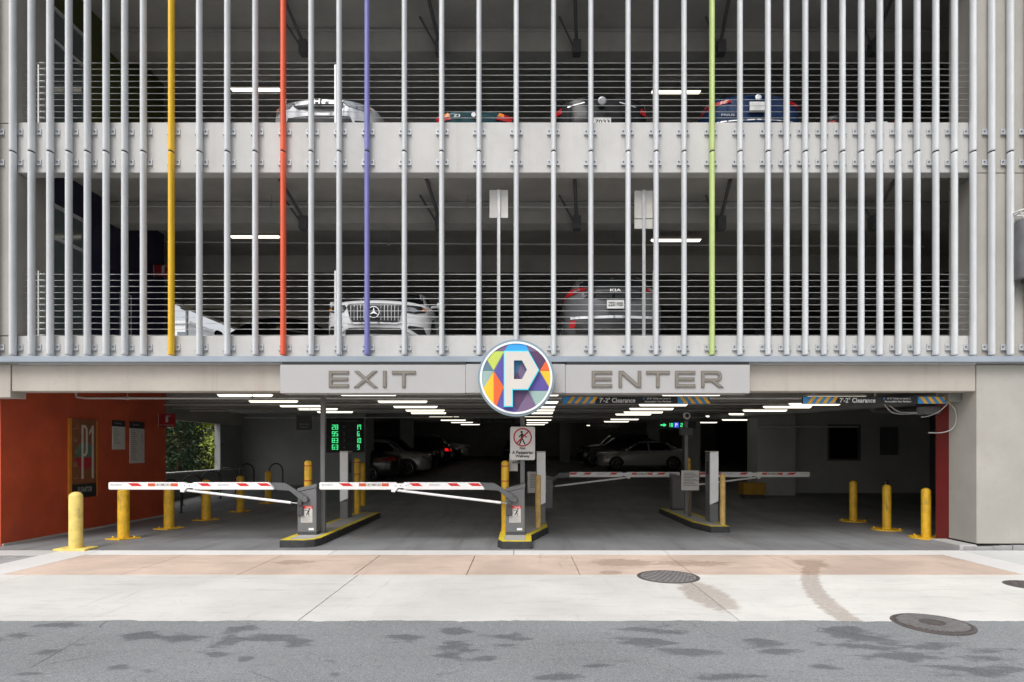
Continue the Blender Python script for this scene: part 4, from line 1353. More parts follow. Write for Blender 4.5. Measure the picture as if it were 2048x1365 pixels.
class Car:
    def __init__(s, name, label, style, mat, scale_h=1.0, lit=False, W=None, L=None):
        st = STY[style]
        s.L = L or st['L']; s.W = W or st['W']; s.wr = st['wr']
        s.t = thing(name, label, 'car', (0, 0, 0), 0, 'cars parked in the garage')
        rings = []
        S = st['st']
        cols = []
        for (t, w, zb, zl, zt, tw) in S:
            w *= s.W; tw *= s.W; zl *= scale_h; zt *= scale_h
            cols.append([(t * s.L, x, z) for x, z in ((0, zb), (.80 * w, zb), (.97 * w, zb + .10), (w, zb + .55 * (zl - zb)), (.965 * w, zl), ((.93 * w + tw) / 2 + .02, zl + .52 * (zt - zl)), (tw, zt - .045), (tw * .72, zt - .008), (0, zt + .01))])
        # refine along the length and round the section
        dense = []
        for i in range(len(cols) - 1):
            for k in range(4):
                u = k / 4
                q = [cols[max(0, i - 1)], cols[i], cols[i + 1], cols[min(len(cols) - 1, i + 2)]]
                row = []
                for j in range(9):
                    row.append(tuple(cr(q[0][j][c], q[1][j][c], q[2][j][c], q[3][j][c], u) for c in range(3)))
                dense.append(row)
        dense.append(cols[-1])
        full = []
        for row in dense:
            fine = [row[0]]
            for j in range(1, 8):
                for k in range(3):
                    u = k / 3
                    q = [row[max(1, j - 1)], row[j], row[j + 1], row[min(8, j + 2)]]
                    fine.append(tuple(cr(q[0][c], q[1][c], q[2][c], q[3][c], u) for c in range(3)))
            fine.append(row[8])
            loop = [(p[1], p[0], p[2]) for p in fine] + [(-p[1], p[0], p[2]) for p in fine[-2:0:-1]]
            # plan curvature of nose and tail
            out = []
            for (x, y, z) in loop:
                e = (x / s.W) ** 2
                f0 = max(0, 1 - y / (.2 * s.L)); f1 = max(0, 1 - (s.L - y) / (.18 * s.L))
                out.append((x, y + .22 * e * f0 - .16 * e * f1, z))
            full.append(out)
        n = len(full[0])
        m = MB()
        vs = [p for r in full for p in r]
        fs = [(i * n + k, i * n + (k + 1) % n, (i + 1) * n + (k + 1) % n, (i + 1) * n + k) for i in range(len(full) - 1) for k in range(n)]
        fs += [tuple(range(n))[::-1], tuple((len(full) - 1) * n + k for k in range(n))]
        m.add(vs, fs)
        s.body = m.build('body', mat, s.t, smooth=True, angle=50)
        bm = bmesh.new(); bm.from_mesh(s.body.data); bmesh.ops.triangulate(bm, faces=bm.faces)
        s.bvh = BVHTree.FromBMesh(bm); bm.free()
        # wheels with dark arches
        for fy in (st['fw'] * s.L, st['rw'] * s.L):
            for sg in (-1, 1):
                arc = [(fy + s.wr * 1.16 * math.cos(a), s.wr + s.wr * 1.16 * math.sin(a)) for a in [2 * PI * k / 22 for k in range(22)]]
                arc = [(q[0], max(.2, q[1])) for q in arc]
                s.conform('wheel_arch', arc, 'right' if sg > 0 else 'left', M['trim'], .004, parent=s.t)
                xc = sg * (s.W - .10)
                tw = MB().lathe([(s.wr * .62, -.10), (s.wr * .95, -.105), (s.wr, -.07), (s.wr, .07), (s.wr * .95, .105), (s.wr * .62, .10)], (xc, fy, s.wr), 26, 'x').build('tyre', M['tyre'], s.t, smooth=True)
                rm = MB()
                rm.lathe([(s.wr * .64, -.02), (s.wr * .66, .106), (s.wr * .60, .112), (s.wr * .57, .06), (s.wr * .2, .05)] if sg > 0 else [(s.wr * .2, -.05), (s.wr * .57, -.06), (s.wr * .60, -.112), (s.wr * .66, -.106), (s.wr * .64, .02)], (xc, fy, s.wr), 26, 'x')
                for k in range(5):
                    a = 2 * PI * k / 5 + .3
                    d = Vector((0, math.cos(a), math.sin(a))); p = Vector((-d.z, 0, 0))
                    c = Vector((xc + sg * .085, fy, s.wr))
                    rm.tube([c + d * .03, c + d * s.wr * .6], .024, 6)
                rm.lathe([(.05, .06 * sg), (.05, .1 * sg)], (xc, fy, s.wr), 12, 'x')
                rm.build('rim', M['rim'], tw, smooth=True)

    def hit(s, side, a, z):
        o, d = {'front': ((a, -3, z), (0, 1, 0)), 'rear': ((a, s.L + 3, z), (0, -1, 0)), 'left': ((-3, a, z), (1, 0, 0)), 'right': ((3, a, z), (-1, 0, 0))}[side]
        o = Vector(o); d = Vector(d)
        p, nrm, _, _ = s.bvh.ray_cast(o, d)
        if p is None:
            p, nrm, _, _ = s.bvh.find_nearest(o + d * 3.4)
        if nrm.dot(d) > 0: nrm = -nrm
        return p, nrm

    def conform(s, name, poly, side, mat, lift=.006, parent=None, step=.12, thick=None):
        """a polygon pressed onto the body from one side"""
        bm = bmesh.new()
        vs = [bm.verts.new((p[0], p[1], 0)) for p in poly]
        bm.faces.new(vs)
        bmesh.ops.triangulate(bm, faces=bm.faces)
        for _ in range(4):
            es = [e for e in bm.edges if e.calc_length() > step]
            if not es: break
            bmesh.ops.subdivide_edges(bm, edges=es, cuts=1)
            bmesh.ops.triangulate(bm, faces=[f for f in bm.faces if len(f.verts) > 3])
        m = MB()
        bm.verts.index_update()
        top = []; bot = []
        for v in bm.verts:
            p, n = s.hit(side, v.co.x, v.co.y)
            top.append(p + n * lift); bot.append(p - n * .01)
        k = len(top)
        fs = [tuple(v.index for v in f.verts) for f in bm.faces]
        bd = [(e.verts[0].index, e.verts[1].index) for e in bm.edges if e.is_boundary]
        m.add(top + bot, fs + [tuple(i + k for i in f[::-1]) for f in fs] + [(a, b, b + k, a + k) for a, b in bd])
        bm.free()
        return m.build(name, mat, parent or s.t, smooth=True, angle=35)

    def both(s, name, poly, side, mat, lift=.006, **kw):
        out = []
        for sg in (1, -1):
            p = [(q[0] * sg, q[1]) for q in poly]
            out.append(s.conform(name, p if sg > 0 else p[::-1], side, mat, lift, **kw))
        return out

    def glass(s, zc, zr, wc, wr_, y0, y1, zs0, zs1, rear=True, zcr=None):
        s.conform('windscreen', [(-wc, zc), (wc, zc), (wr_, zr), (-wr_, zr)], 'front', M['glass_dark'], .004)
        if rear:
            z2 = zcr or zc
            s.conform('rear_window', [(-wc * .92, z2), (-wr_, zr), (wr_, zr), (wc * .92, z2)], 'rear', M['glass_dark'], .004)
        ym = (y0 + y1) / 2
        for sd in ('left', 'right'):
            s.conform('side_window', [(y0, zs0), (ym - .04, zs0 + .02), (ym - .04, zs1), (y0 + .55, zs1 - .03)], sd, M['glass_dark'], .004)
            s.conform('side_window', [(ym + .04, zs0 + .02), (y1, zs0 + .04), (y1 - .28, zs1 - .03), (ym + .04, zs1)], sd, M['glass_dark'], .004)

    def mirrors(s, y, z, mat):
        for sg in (-1, 1):
            MB().lathe([(.02, -.09), (.07, -.07), (.075, .05), (.03, .08)], (sg * (s.W + .10), y, z), 14, 'x').tube([(sg * (s.W - .1), y, z - .03), (sg * (s.W + .06), y, z - .02)], .025, 8).build('mirror', mat, s.t, smooth=True)

    def plate_(s, side, z, txt, w=.31, h=.155, x=0):
        p, n = s.hit(side, x, z)
        n = Vector((0, -1, 0)) if side == 'front' else Vector((0, 1, 0))
        u = XA if side == 'front' else -XA
        m = MB().prism([[(-w / 2, -h / 2), (w / 2, -h / 2), (w / 2, h / 2), (-w / 2, h / 2)]], p + n * .022, u, ZA, .03).build('number_plate', M['plate'], s.t)
        if txt: text(txt, p + n * .022, w * .84, h * .48, M['blacktext'], m, u=u)
        return m

    def place(s, x, y, z, rot=0, lift=0):
        s.t.location = (x, y, z); s.t.rotation_euler.z = rot
        return s


# white SUV, nose out on the second level
c = Car('white_suv', 'white SUV with slatted grille and big round star badge, nose out on the second level', 'suv', M['car_white'], .98)
c.glass(1.20, 1.56, .70, .58, 1.15, 3.9, 1.08, 1.50)
c.both('headlight', [(.50, .83), (.56, .755), (.72, .745), (.86, .80), (.89, .86), (.80, .90), (.55, .89)], 'front', M['trim'], .012)
c.both('headlight_lens', [(.56, .79), (.68, .77), (.76, .81), (.70, .85), (.58, .855)], 'front', M['lamp_glass'], .018)
c.both('side_marker', [(.82, .82), (.875, .83), (.885, .86), (.83, .87)], 'front', M['amber'], .02)
g = c.conform('grille', [(-.50, .85), (-.47, .90), (.47, .90), (.50, .85), (.44, .62), (.38, .57), (-.38, .57), (-.44, .62)], 'front', M['trim'], .012)
for k in range(15):
    x = -.42 + .06 * k
    if abs(x) < .085: continue
    c.conform('grille_slat', [(x - .0035, .60), (x + .0035, .60), (x + .0035, .875), (x - .0035, .875)], 'front', M['chrome'], .02, parent=g)
c.conform('chrome_strip', [(-.50, .565), (-.36, .535), (.36, .535), (.50, .565), (.38, .555), (-.38, .555)], 'front', M['chrome'], .014)
pp, nn = c.hit('front', 0, .735)
bd = MB()
n = 28
bd.prism([[(.105 * math.cos(2 * PI * i / n), .105 * math.sin(2 * PI * i / n)) for i in range(n)], [(.092 * math.cos(2 * PI * i / n), .092 * math.sin(2 * PI * i / n)) for i in range(n)][::-1]], pp + Vector((0, -.05, 0)), XA, ZA, .04)
for a in (90, 210, 330):
    d = Vector((math.cos(math.radians(a)), math.sin(math.radians(a)))); q = Vector((-d.y, d.x))
    bd.prism([[(q * -.02)[:], (d * .098)[:], (q * .02)[:]]], pp + Vector((0, -.046 - a * 1e-5, 0)), XA, ZA, .03)
bd.build('badge', M['chrome'], c.t)
c.both('air_intake', [(.60, .52), (.84, .52), (.90, .36), (.70, .36), (.56, .44)], 'front', M['trim'], .010)
c.both('intake_blade', [(.50, .50), (.58, .47), (.78, .36), (.66, .36), (.46, .46)], 'front', M['car_white'], .03)
c.conform('lower_intake', [(-.5, .47), (-.54, .36), (.54, .36), (.5, .47)], 'front', M['trim'], .010)
c.conform('hood_vent', [(-.03, 1.035), (.03, 1.035), (.02, 1.045), (-.02, 1.045)], 'front', M['trim'], .012)
c.mirrors(1.25, 1.16, M['car_white'])
c.place(-2.66, .72, F2 + .02, .03)

# grey SUV, tail out on the second level
c = Car('grey_suv', 'dark grey SUV with red lamps and white number plate, tail out on the second level', 'suv', M['car_grey'], 1.02, W=.93)
c.glass(1.22, 1.60, .68, .58, 1.15, 3.9, 1.12, 1.55, zcr=1.28)
c.both('tail_light', [(.50, 1.18), (.62, 1.15), (.90, 1.06), (.90, 1.18), (.80, 1.24), (.56, 1.25)], 'rear', M['tail'], .02)
c.both('tail_light_lens', [(.62, 1.165), (.74, 1.13), (.74, 1.17), (.64, 1.20)], 'rear', M['lamp_glass'], .027)
c.conform('tail_panel', [(-.60, 1.21), (-.56, 1.10), (.56, 1.10), (.60, 1.21)], 'rear', M['trim'], .012)
c.conform('spoiler_shine', [(-.48, 1.09), (-.58, 1.02), (.58, 1.02), (.48, 1.09)], 'rear', M['glass_dark'], .014)
pl = c.plate_('rear', .90, 'ZEE1988')
bar = c.conform('bumper_trim', [(-.80, .70), (-.80, .655), (.80, .655), (.80, .70)], 'rear', M['chrome'], .012)
c.conform('bumper', [(-.74, .60), (-.70, .40), (.70, .40), (.74, .60)], 'rear', M['trim'], .012)
c.both('reflector', [(.70, .63), (.80, .63), (.82, .50), (.72, .50)], 'rear', M['tail'], .018)
p, n = c.hit('rear', 0, 1.155)
text('KIA', p + Vector((0, .02, 0)), .20, .05, M['whitetext'], c.t, u=-XA, name='badge')
c.mirrors(1.25, 1.2, M['car_grey'])
c.place(1.68, .80 + c.L, F2 + .02, PI)

# black car further in on the second level
c = Car('black_sedan', 'black sedan parked side on beyond the yellow fin on the second level', 'sedan', M['car_black'], 1.08)
c.glass(1.08, 1.44, .66, .56, 1.35, 3.75, .98, 1.40)
c.both('headlight', [(.5, .70), (.8, .74), (.82, .64), (.55, .62)], 'front', M['lamp_glass'], .012)
c.mirrors(1.45, 1.08, M['car_black'])
c.place(-8.75, 5.35, F2, -PI / 2)
# third level
c = Car('silver_sedan', 'silver white sedan parked nose out on the third level behind the orange fin', 'sedan', M['car_silver'], 1.04, W=.99)
c.glass(1.10, 1.42, .66, .56, 1.35, 3.75, .98, 1.38)
c.both('headlight', [(.42, .80), (.52, .735), (.82, .70), (.86, .78), (.78, .835), (.50, .835)], 'front', M['lamp_glass'], .012)
c.both('side_marker', [(.80, .77), (.85, .775), (.83, .81), (.79, .81)], 'front', M['amber'], .018)
g = c.conform('grille', [(-.42, .83), (.42, .83), (.44, .75), (.36, .70), (-.36, .70), (-.44, .75)], 'front', M['trim'], .010)
c.conform('grille_bar', [(-.43, .82), (.43, .82), (.40, .755), (-.40, .755)], 'front', M['chrome'], .018, parent=g)
p, n = c.hit('front', 0, .785)
hb = MB()
q = p + Vector((0, -.035, 0))
hb.prism([[(-.07, -.055), (.07, -.055), (.08, .055), (-.08, .055)]], q + Vector((0, .004, 0)), XA, ZA, .02)
o = hb.build('badge', M['trim'], g)
hb = MB()
for k, lp in enumerate(([(-.052, -.042), (-.028, -.042), (-.034, .045), (-.058, .045)], [(.028, -.042), (.052, -.042), (.058, .045), (.034, .045)], [(-.03, -.008), (.03, -.008), (.03, .012), (-.03, .012)])):
    hb.prism([lp], q + Vector((0, -.003 * (k == 2) * .3 - .002, 0)), XA, ZA, .006)
hb.build('badge_bars', M['chrome'], g)
c.conform('lower_intake', [(-.55, .56), (-.62, .40), (.62, .40), (.55, .56)], 'front', M['trim'], .010)
c.both('fog_lamp', [(.62, .50), (.78, .53), (.78, .46), (.64, .43)], 'front', M['trim'], .010)
c.mirrors(1.45, 1.08, M['car_silver'])
c.place(-3.56, .38, F3 - .03, -.05)

c = Car('teal_roadster', 'dark teal roadster with its tail lamps just showing above the third level edge', 'roadster', M['car_teal'], 1.0)
c.both('tail_light', [(.40, .70), (.66, .68), (.70, .80), (.46, .82)], 'rear', M['tail'], .014)
c.both('tail_light_lens', [(.42, .755), (.54, .75), (.54, .80), (.46, .815)], 'rear', M['amber'], .019)
p, n = c.hit('rear', 0, .77)
MB().lathe([(.042, 0), (.042, .012)], (p.x, p.y, p.z), 18, 'y').build('badge', M['whitetext'], c.t)
text('Z3', p + Vector((.30, .015, -.02)), .12, .05, M['whitetext'], c.t, u=-XA, name='model_lettering')
c.glass(.98, 1.18, .6, .5, 1.75, 3.0, .9, 1.14)
c.place(-.88, .75 + c.L, F3 - .02, PI)

c = Car('black_coupe', 'glossy black rounded car parked tail out on the third level with red lamps wide apart', 'sedan', M['car_black'], 1.02, L=4.3)
c.glass(1.08, 1.40, .64, .54, 1.3, 3.4, .96, 1.36, zcr=1.12)
c.both('tail_light', [(.70, .78), (.80, .76), (.82, .86), (.72, .88)], 'rear', M['tail'], .016)
p, n = c.hit('rear', 0, .94)
MB().lathe([(.075, 0), (.075, .016), (.05, .02)], (p.x, p.y - .004, p.z), 22, 'y').build('badge', M['rim'], c.t)
c.plate_('rear', .56, '7033')
c.both('tail_glint_strip', [(.3, .92), (.6, .86), (.62, .875), (.32, .935)], 'rear', M['chrome'], .008)  # chrome slivers drawn as highlights on the tail, not exhaust parts
c.place(1.42, .65 + c.L, F3, PI)

c = Car('navy_hatchback', 'navy blue hatchback parked tail out on the third level near the lime fin', 'suv', M['car_navy'], .90, W=.88, L=4.4)
c.glass(1.10, 1.42, .64, .54, 1.1, 3.5, 1.0, 1.38, zcr=1.14)
c.both('tail_light', [(.46, .94), (.84, .90), (.86, 1.04), (.78, 1.06), (.74, .98), (.48, .98)], 'rear', M['tail'], .016)
c.both('tail_light_lens', [(.74, .985), (.80, .98), (.82, 1.04), (.76, 1.05)], 'rear', M['lamp_glass'], .021)
p, n = c.hit('rear', 0, 1.0)
MB().lathe([(.055, 0), (.055, .016), (.03, .02)], (p.x, p.y, p.z), 18, 'y').build('badge', M['chrome'], c.t)
c.plate_('rear', .84, None)
p, n = c.hit('rear', .52, .72)
text('PRIUS', p + Vector((0, .012, 0)), .24, .04, M['greytext'], c.t, u=-XA, name='model_lettering')
c.conform('bumper_glint_strip', [(-.7, .62), (.7, .62), (.7, .60), (-.7, .60)], 'rear', M['chrome'], .008)  # thin chrome strip drawn as a highlight along the bumper
c.place(4.2, .65 + c.L, F3, PI)

c = Car('dark_car', 'very dark low car with pale number plate furthest right on the third level', 'sedan', M['car_black'], .95)
c.glass(1.05, 1.32, .64, .54, 1.3, 3.4, .92, 1.30, zcr=1.02)
c.both('tail_light', [(.52, .72), (.78, .70), (.80, .80), (.54, .81)], 'rear', M['tail'], .014)
c.plate_('rear', .68, None, x=-.22)
c.place(6.25, .85 + c.L, F3 - .08, PI)

# ground level, noses out of the stalls on the left
for (nm, lab, sty, mat, x, y, sgn) in (('black_car', 'black car with a faint red lamp hidden behind the grey core wall', 'sedan', 'car_dark', -5.0, 14.6, -1),
                                       ('grey_suv', 'pale grey SUV nosing out of the first stall behind the core wall', 'suv', 'car_pale', -4.15, 17.2, 1),
                                       ('black_suv', 'black SUV nosing out just beyond the pale grey SUV', 'suv', 'car_dark', -4.2, 19.9, 1),
                                       ('dark_suv', 'dark SUV with a lit red tail lamp in the third stall', 'suv', 'car_dark', -3.9, 22.6, -1),
                                       ('black_car', 'black car in the fourth stall of the left row', 'sedan', 'car_dark', -3.6, 25.3, 1),
                                       ('silver_car', 'silver car at the far end of the left row of stalls', 'suv', 'car_pale', -3.3, 28.2, 1)):
    c = Car(nm, lab, sty, M[mat])
    c.glass(1.22 if sty == 'suv' else 1.1, 1.56 if sty == 'suv' else 1.40, .68, .58, 1.2, 3.8, 1.08 if sty == 'suv' else .98, 1.5 if sty == 'suv' else 1.38)
    c.both('headlight', [(.5, .74), (.84, .80), (.86, .90), (.55, .86)], 'front', M['lamp_glass'], .012)
    c.both('tail_light', [(.6, .84), (.88, .86), (.88, 1.0), (.66, 1.0)], 'rear', M['tail_lit'] if 'lit' in lab else M['tail'], .014)
    if sgn > 0: c.place(x, y, fz(y), PI / 2)          # nose towards +X
    else: c.place(x - c.L, y, fz(y), -PI / 2)
# right hand side
c = Car('grey_sedan', 'pale grey sedan seen side on in the dark of the entry lane', 'sedan', M['car_pale'], 1.0)
c.glass(1.08, 1.40, .64, .54, 1.35, 3.7, .96, 1.38)
c.both('headlight', [(.45, .66), (.82, .70), (.84, .78), (.5, .76)], 'front', M['lamp_glass'], .012)
c.mirrors(1.5, 1.02, M['car_grey'])
for sd in ('left',):
    for (a, b_) in ((1.55, 1.565), (2.55, 2.565), (3.35, 3.365)):
        c.conform('door_seam', [(a, .3), (b_, .3), (b_, .9), (a, .9)], sd, M['trim'], .002)
c.place(3.75, 20.5, fz(20.5), -PI / 2)
c = Car('black_suv', 'black SUV standing behind the pale grey sedan', 'suv', M['car_dark'], 1.05)
c.glass(1.26, 1.62, .68, .58, 1.2, 3.8, 1.12, 1.55)
c.both('headlight', [(.5, .74), (.84, .80), (.86, .90), (.55, .86)], 'front', M['lamp_glass'], .012)
c.place(2.95, 23.4, fz(23.4), -PI / 2)
c = Car('black_sedan', 'black sedan facing out of the darkness behind the round P sign post', 'sedan', M['car_dark'], 1.0)
c.glass(1.08, 1.40, .64, .54, 1.35, 3.7, .96, 1.38)
c.both('headlight', [(.5, .66), (.82, .70), (.84, .78), (.5, .76)], 'front', M['lamp_glass'], .012)
c.place(-.3, 27.0, fz(27), 0)

# ------------------------------------------------------------------ signs inside
# LED space counter
X0b, X1b, yb = -7.42, -5.98 - .08, 12.9
kb = (yb + DIST) / FPX
X0b, X1b = (646 - VX) * kb, (726 - VX) * kb
ztb, zbb = EYE + (900 - 837) * kb, EYE + (900 - 905) * kb
t = thing('space_counter', 'black electronic board with green digits counting the spaces available', 'electronic sign', ((X0b + X1b) / 2, yb, zbb))
B(X0b, X1b, yb, 12.999, zbb, ztb).build('panel', M['board'], t, bevel=.008)
text('SPACES AVAILABLE', ((X0b + X1b) / 2 + .06, yb - .001, EYE + (900 - 842.5) * kb), 1.02, .075, M['dimtext'], t)
for row, (a, b_, ic_) in enumerate((('28', '17', 'P1'), ('95', '6', '2'), ('83', '10', '3'), ('63', '9', '4'))):
    zt_ = EYE + (900 - (850 + 13.3 * row)) * kb
    m = MB(); digits(m, a, (664 - VX) * kb, zt_, .10, .185, .021, yb, .032); m.build('digits', M['led'], t)
    m = MB(); digits(m, b_, (711.5 if len(b_) > 1 else 714.5 - VX * 0) * kb - VX * kb, zt_, .085, .185, .021, yb, .03); m.build('digits', M['led'], t)
    text(ic_, ((688 - VX) * kb, yb - .001, zt_ - .09), .09, .13, M['dimtext'], t)
    B(X0b + .06, X1b - .06, yb - .003, yb - .0005, zt_ - .225, zt_ - .219).build('row_rule', M['dimtext'], t)
# bicycle parking
t = thing('bicycle_parking_sign', 'small dark hanging sign reading Bicycle Parking before the grey wall', 'sign', (-4.97, 6.6, 2.2))
ky = (6.6 + DIST) / FPX
x0, x1 = (593 - VX) * ky, (623 - VX) * ky
zt, zb = EYE + (900 - 831) * ky, EYE + (900 - 860) * ky
B(x0, x1, 6.6, 6.63, zb, zt).build('panel', M['board'], t)
text('Bicycle', ((x0 + x1) / 2, 6.599, zb + .15), .25, .06, M['dimtext'], t); text('Parking', ((x0 + x1) / 2, 6.599, zb + .07), .25, .06, M['dimtext'], t)
MB().tube([(x0 + .05, 6.615, zt), (x0 + .05, 6.615, 3.2)], .008, 6).tube([(x1 - .05, 6.615, zt), (x1 - .05, 6.615, 3.2)], .008, 6).build('hanger', M['dark_pipe'], t)
# green lane sign
t = thing('lane_sign', 'black hanging lane sign with green arrow and figures 18 P 2', 'electronic sign', (4.6, 9, 2.4))
k9 = 19 / FPX
x0, x1, zt, zb = (1318 - VX) * k9, (1392 - VX) * k9, EYE + (900 - 843) * k9, EYE + (900 - 858) * k9
B(x0, x1, 9, 9.08, zb, zt).build('panel', M['board'], t)
ax = (1321 - VX) * k9; az = EYE + (900 - 850.5) * k9
MB().prism([[(0, -.02), (.10, -.02), (.10, -.055), (.19, .0), (.10, .055), (.10, .02), (0, .02)]], (ax, 8.992, az), XA, ZA, .008).build('arrow', M['led'], t)
m = MB(); digits(m, '18', (1337 - VX) * k9, az + .06, .055, .12, .018, 9, .03); m.build('digits', M['led'], t)
B((1348 - VX) * k9, (1357.5 - VX) * k9, 8.994, 8.9995, az - .08, az + .08).build('symbol_panel', M['led_blue'], t)
text('P', ((1352.8 - VX) * k9, 8.994, az), .075, .11, M['led_white'], t)
m = MB(); digits(m, '2', (1361 - VX) * k9, az + .06, .07, .12, .018, 9, .03); m.build('digits', M['led'], t)
MB().tube([(x0 + .1, 9.04, zt), (x0 + .1, 9.04, 3.2)], .01, 6).tube([(x1 - .1, 9.04, zt), (x1 - .1, 9.04, 3.2)], .01, 6).build('hanger', M['dark_pipe'], t)
# dim overhead direction signs far inside
for (px0, px1, py0, py1, y, s_) in ((960, 1030, 838, 848, 19, 'FULL  PARKING'), (1180, 1238, 847, 856, 19, 'Parking  Exit')):
    ky = (y + DIST) / FPX
    x0, x1, zt, zb = (px0 - VX) * ky, (px1 - VX) * ky, EYE + (900 - py0) * ky, EYE + (900 - py1) * ky
    t = thing('direction_sign', 'dim overhead direction board far inside %s' % ('behind the round P sign' if px0 < 1000 else 'above the black SUV'), 'sign', ((x0 + x1) / 2, y, zb))
    B(x0, x1, y, y + .04, zb, zt).build('panel', M['board'], t)
    text(s_, ((x0 + x1) / 2, y - .001, (zt + zb) / 2), (x1 - x0) * .8, (zt - zb) * .55, M['dimtext'], t)
    MB().tube([((x0 + x1) / 2, y + .02, zt), ((x0 + x1) / 2, y + .02, 3.45)], .012, 6).build('hanger', M['dark_pipe'], t)
X, Z = at(977, 607, 15)
t = thing('exit_light', 'dim green hanging exit sign deep on the second level', 'sign', (X, 15, Z))
B(X - .17, X + .17, 15, 15.04, Z - .1, Z + .1).build('panel', M['board'], t); text('EXIT', (X, 14.999, Z), .26, .11, M['exit_led'], t); MB().tube([(X, 15.02, Z + .1), (X, 15.02, 6.8)], .01, 6).build('hanger', M['dark_pipe'], t)

# red wall signs (the wall faces +X)
uW, vW = YA, ZA
XW = -9.03
t = thing('level_sign', 'tall brown sign on the red wall reading LEVEL P1 ELEVATOR', 'sign', (XW, 2.2, .72))


def wallp(name, y0, y1, z0, z1, d, mat, par): return B(XW + d[0], XW + d[1], y0, y1, z0, z1).build(name, mat, par)


wallp('panel', 1.93, 2.62, .98, 2.30, (0.001, .03), M['brown_sign'], t)
wallp('edge_strip', 1.86, 1.93, .70, 2.30, (0.001, .035), M['orange_edge'], t)
wallp('edge_strip', 2.62, 2.65, .70, 2.30, (0.001, .034), M['orange_edge'], t)
fp = wallp('foot_panel', 1.932, 2.62, .70, .979, (0.001, .031), M['board'], t)
text('ELEVATOR', (XW + .031, 2.29, .86), .40, .11, M['midtext'], fp, u=uW, v=vW)
MB().prism([[(.25 * math.cos(2 * PI * i / 30), .25 * math.sin(2 * PI * i / 30)) for i in range(30)]], (XW + .032, 2.28, 1.58), uW, vW, .003).build('disc', paint('sign_disc_green', (.10, .16, .12), .5), t)
MB().prism([[(.25 * math.cos(PI + PI * i / 16), .25 * math.sin(PI + PI * i / 16)) for i in range(17)]], (XW + .0335, 2.28, 1.52), uW, vW, .002).build('half_disc', paint('sign_disc_red', (.35, .02, .03), .5), t)
for yb_, lps in ((2.19, [[(0, 0), (.05, 0), (.05, .46), (.10, .46), (.15, .50), (.17, .56), (.17, 1.0), (.15, 1.06), (.10, 1.10), (0, 1.10)], [(.05, .51), (.05, 1.05), (.09, 1.05), (.12, 1.0), (.12, .57), (.09, .51)]]),
                 (2.40, [[(.08, 0), (.13, 0), (.13, 1.10), (.085, 1.10), (.0, .95), (.0, .89), (.08, 1.0)]])):
    MB().prism(lps, (XW + .0375, yb_, 1.08), uW, vW, .004).build('figure', M['plate_bits'], t)
for i, ch in enumerate('LEVEL'): text(ch, (XW + .033, 2.02, 1.13 + .25 * i), .09, .11, paint('sign_print_dim', (.32, .16, .10), .5), t, u=-ZA if False else ZA, v=-YA)
for (y0, y1, z0, z1, hd, lab, nl) in ((3.14, 3.55, 1.68, 2.33, 2.19, 'smaller white notice with black header on the red wall', 8), (3.72, 4.24, 1.36, 2.33, 2.17, 'larger white rates board with black header on the red wall', 16)):
    t = thing('notice_board', lab, 'notice', (XW, y0, z0), 0, 'notices on the red wall')
    p_ = wallp('panel', y0, y1, z0, hd, (.001, .02), M['offwhite'], t)
    h_ = wallp('header', y0, y1, hd + .001, z1, (.001, .021), M['board'], t)
    text('Directory' if nl == 8 else 'Parking', (XW + .021, y0 + (y1 - y0) * .42, (hd + z1) / 2), .22, .05, M['midtext'], h_, u=uW, v=vW)
    ln = MB()
    for q in range(nl): ln.box(XW + .019, XW + .0225, y0 + .04, y0 + .16 + .03 * ((q * 5) % 4), hd - .06 - q * .045, hd - .048 - q * .045)
    if nl > 8:
        for q in range(5): ln.box(XW + .019, XW + .0225, y1 - .12, y1 - .05, hd - .15 - q * .045, hd - .135 - q * .045)
    ln.build('print_line', M['dimtext'], p_)


def fire_sign(x0, x1, y, z0, z1, lab):
    t = thing('fire_extinguisher_sign', lab, 'sign', (x0, y, z0), 0, 'red fire extinguisher signs')
    B(x0, x1, y, y + .03, z0, z1).build('panel', M['fire_red'], t)
    B(x0 - .02, x0 - .001, y - .005, y + .06, z0, z1).build('mount', M['offwhite'], t)
    xc, zc_ = (x0 + x1) / 2, (z0 + z1) / 2
    m = MB()
    m.box(xc - .03, xc + .03, y - .004, y - .0005, zc_ - .05, zc_ + .09).box(xc - .012, xc + .012, y - .005, y - .0005, zc_ + .09, zc_ + .12).box(xc + .012, xc + .09, y - .0045, y - .0005, zc_ + .095, zc_ + .115)
    m.build('pictogram', M['greytext'], t)
    text('Fire extinguisher', (xc, y, z0 + .045), (x1 - x0) * .85, .03, M['greytext'], t)


fire_sign(-9.02, -8.62, 4.82, 2.24, 2.57, 'red fire extinguisher sign projecting from the end of the red wall')
X, Z = at(317, 553, 3.7); X2, Z2 = at(353, 530, 3.7)
fire_sign(XL + .0, XL + .42, 3.7, Z, Z2, 'red fire extinguisher sign half hidden by the yellow fin on the second level')
# slim framed sign on the lobby wall upstairs
t = thing('lobby_sign', 'slim white framed sign on the dark lobby wall of the second level', 'sign', (XL, 2.6, 4.2))
m = MB()
for (y0, y1, z0, z1) in ((2.55, 2.58, 4.05, 5.0), (2.87, 2.90, 4.05, 5.0), (2.58, 2.87, 4.05, 4.08), (2.58, 2.87, 4.97, 5.0)): m.box(XL - .009, XL + .015, y0, y1, z0, z1)
m.build('frame', M['frame_white'], t); B(XL - .009, XL + .008, 2.58, 2.87, 4.08, 4.97).build('panel', M['navy_wall'], t)

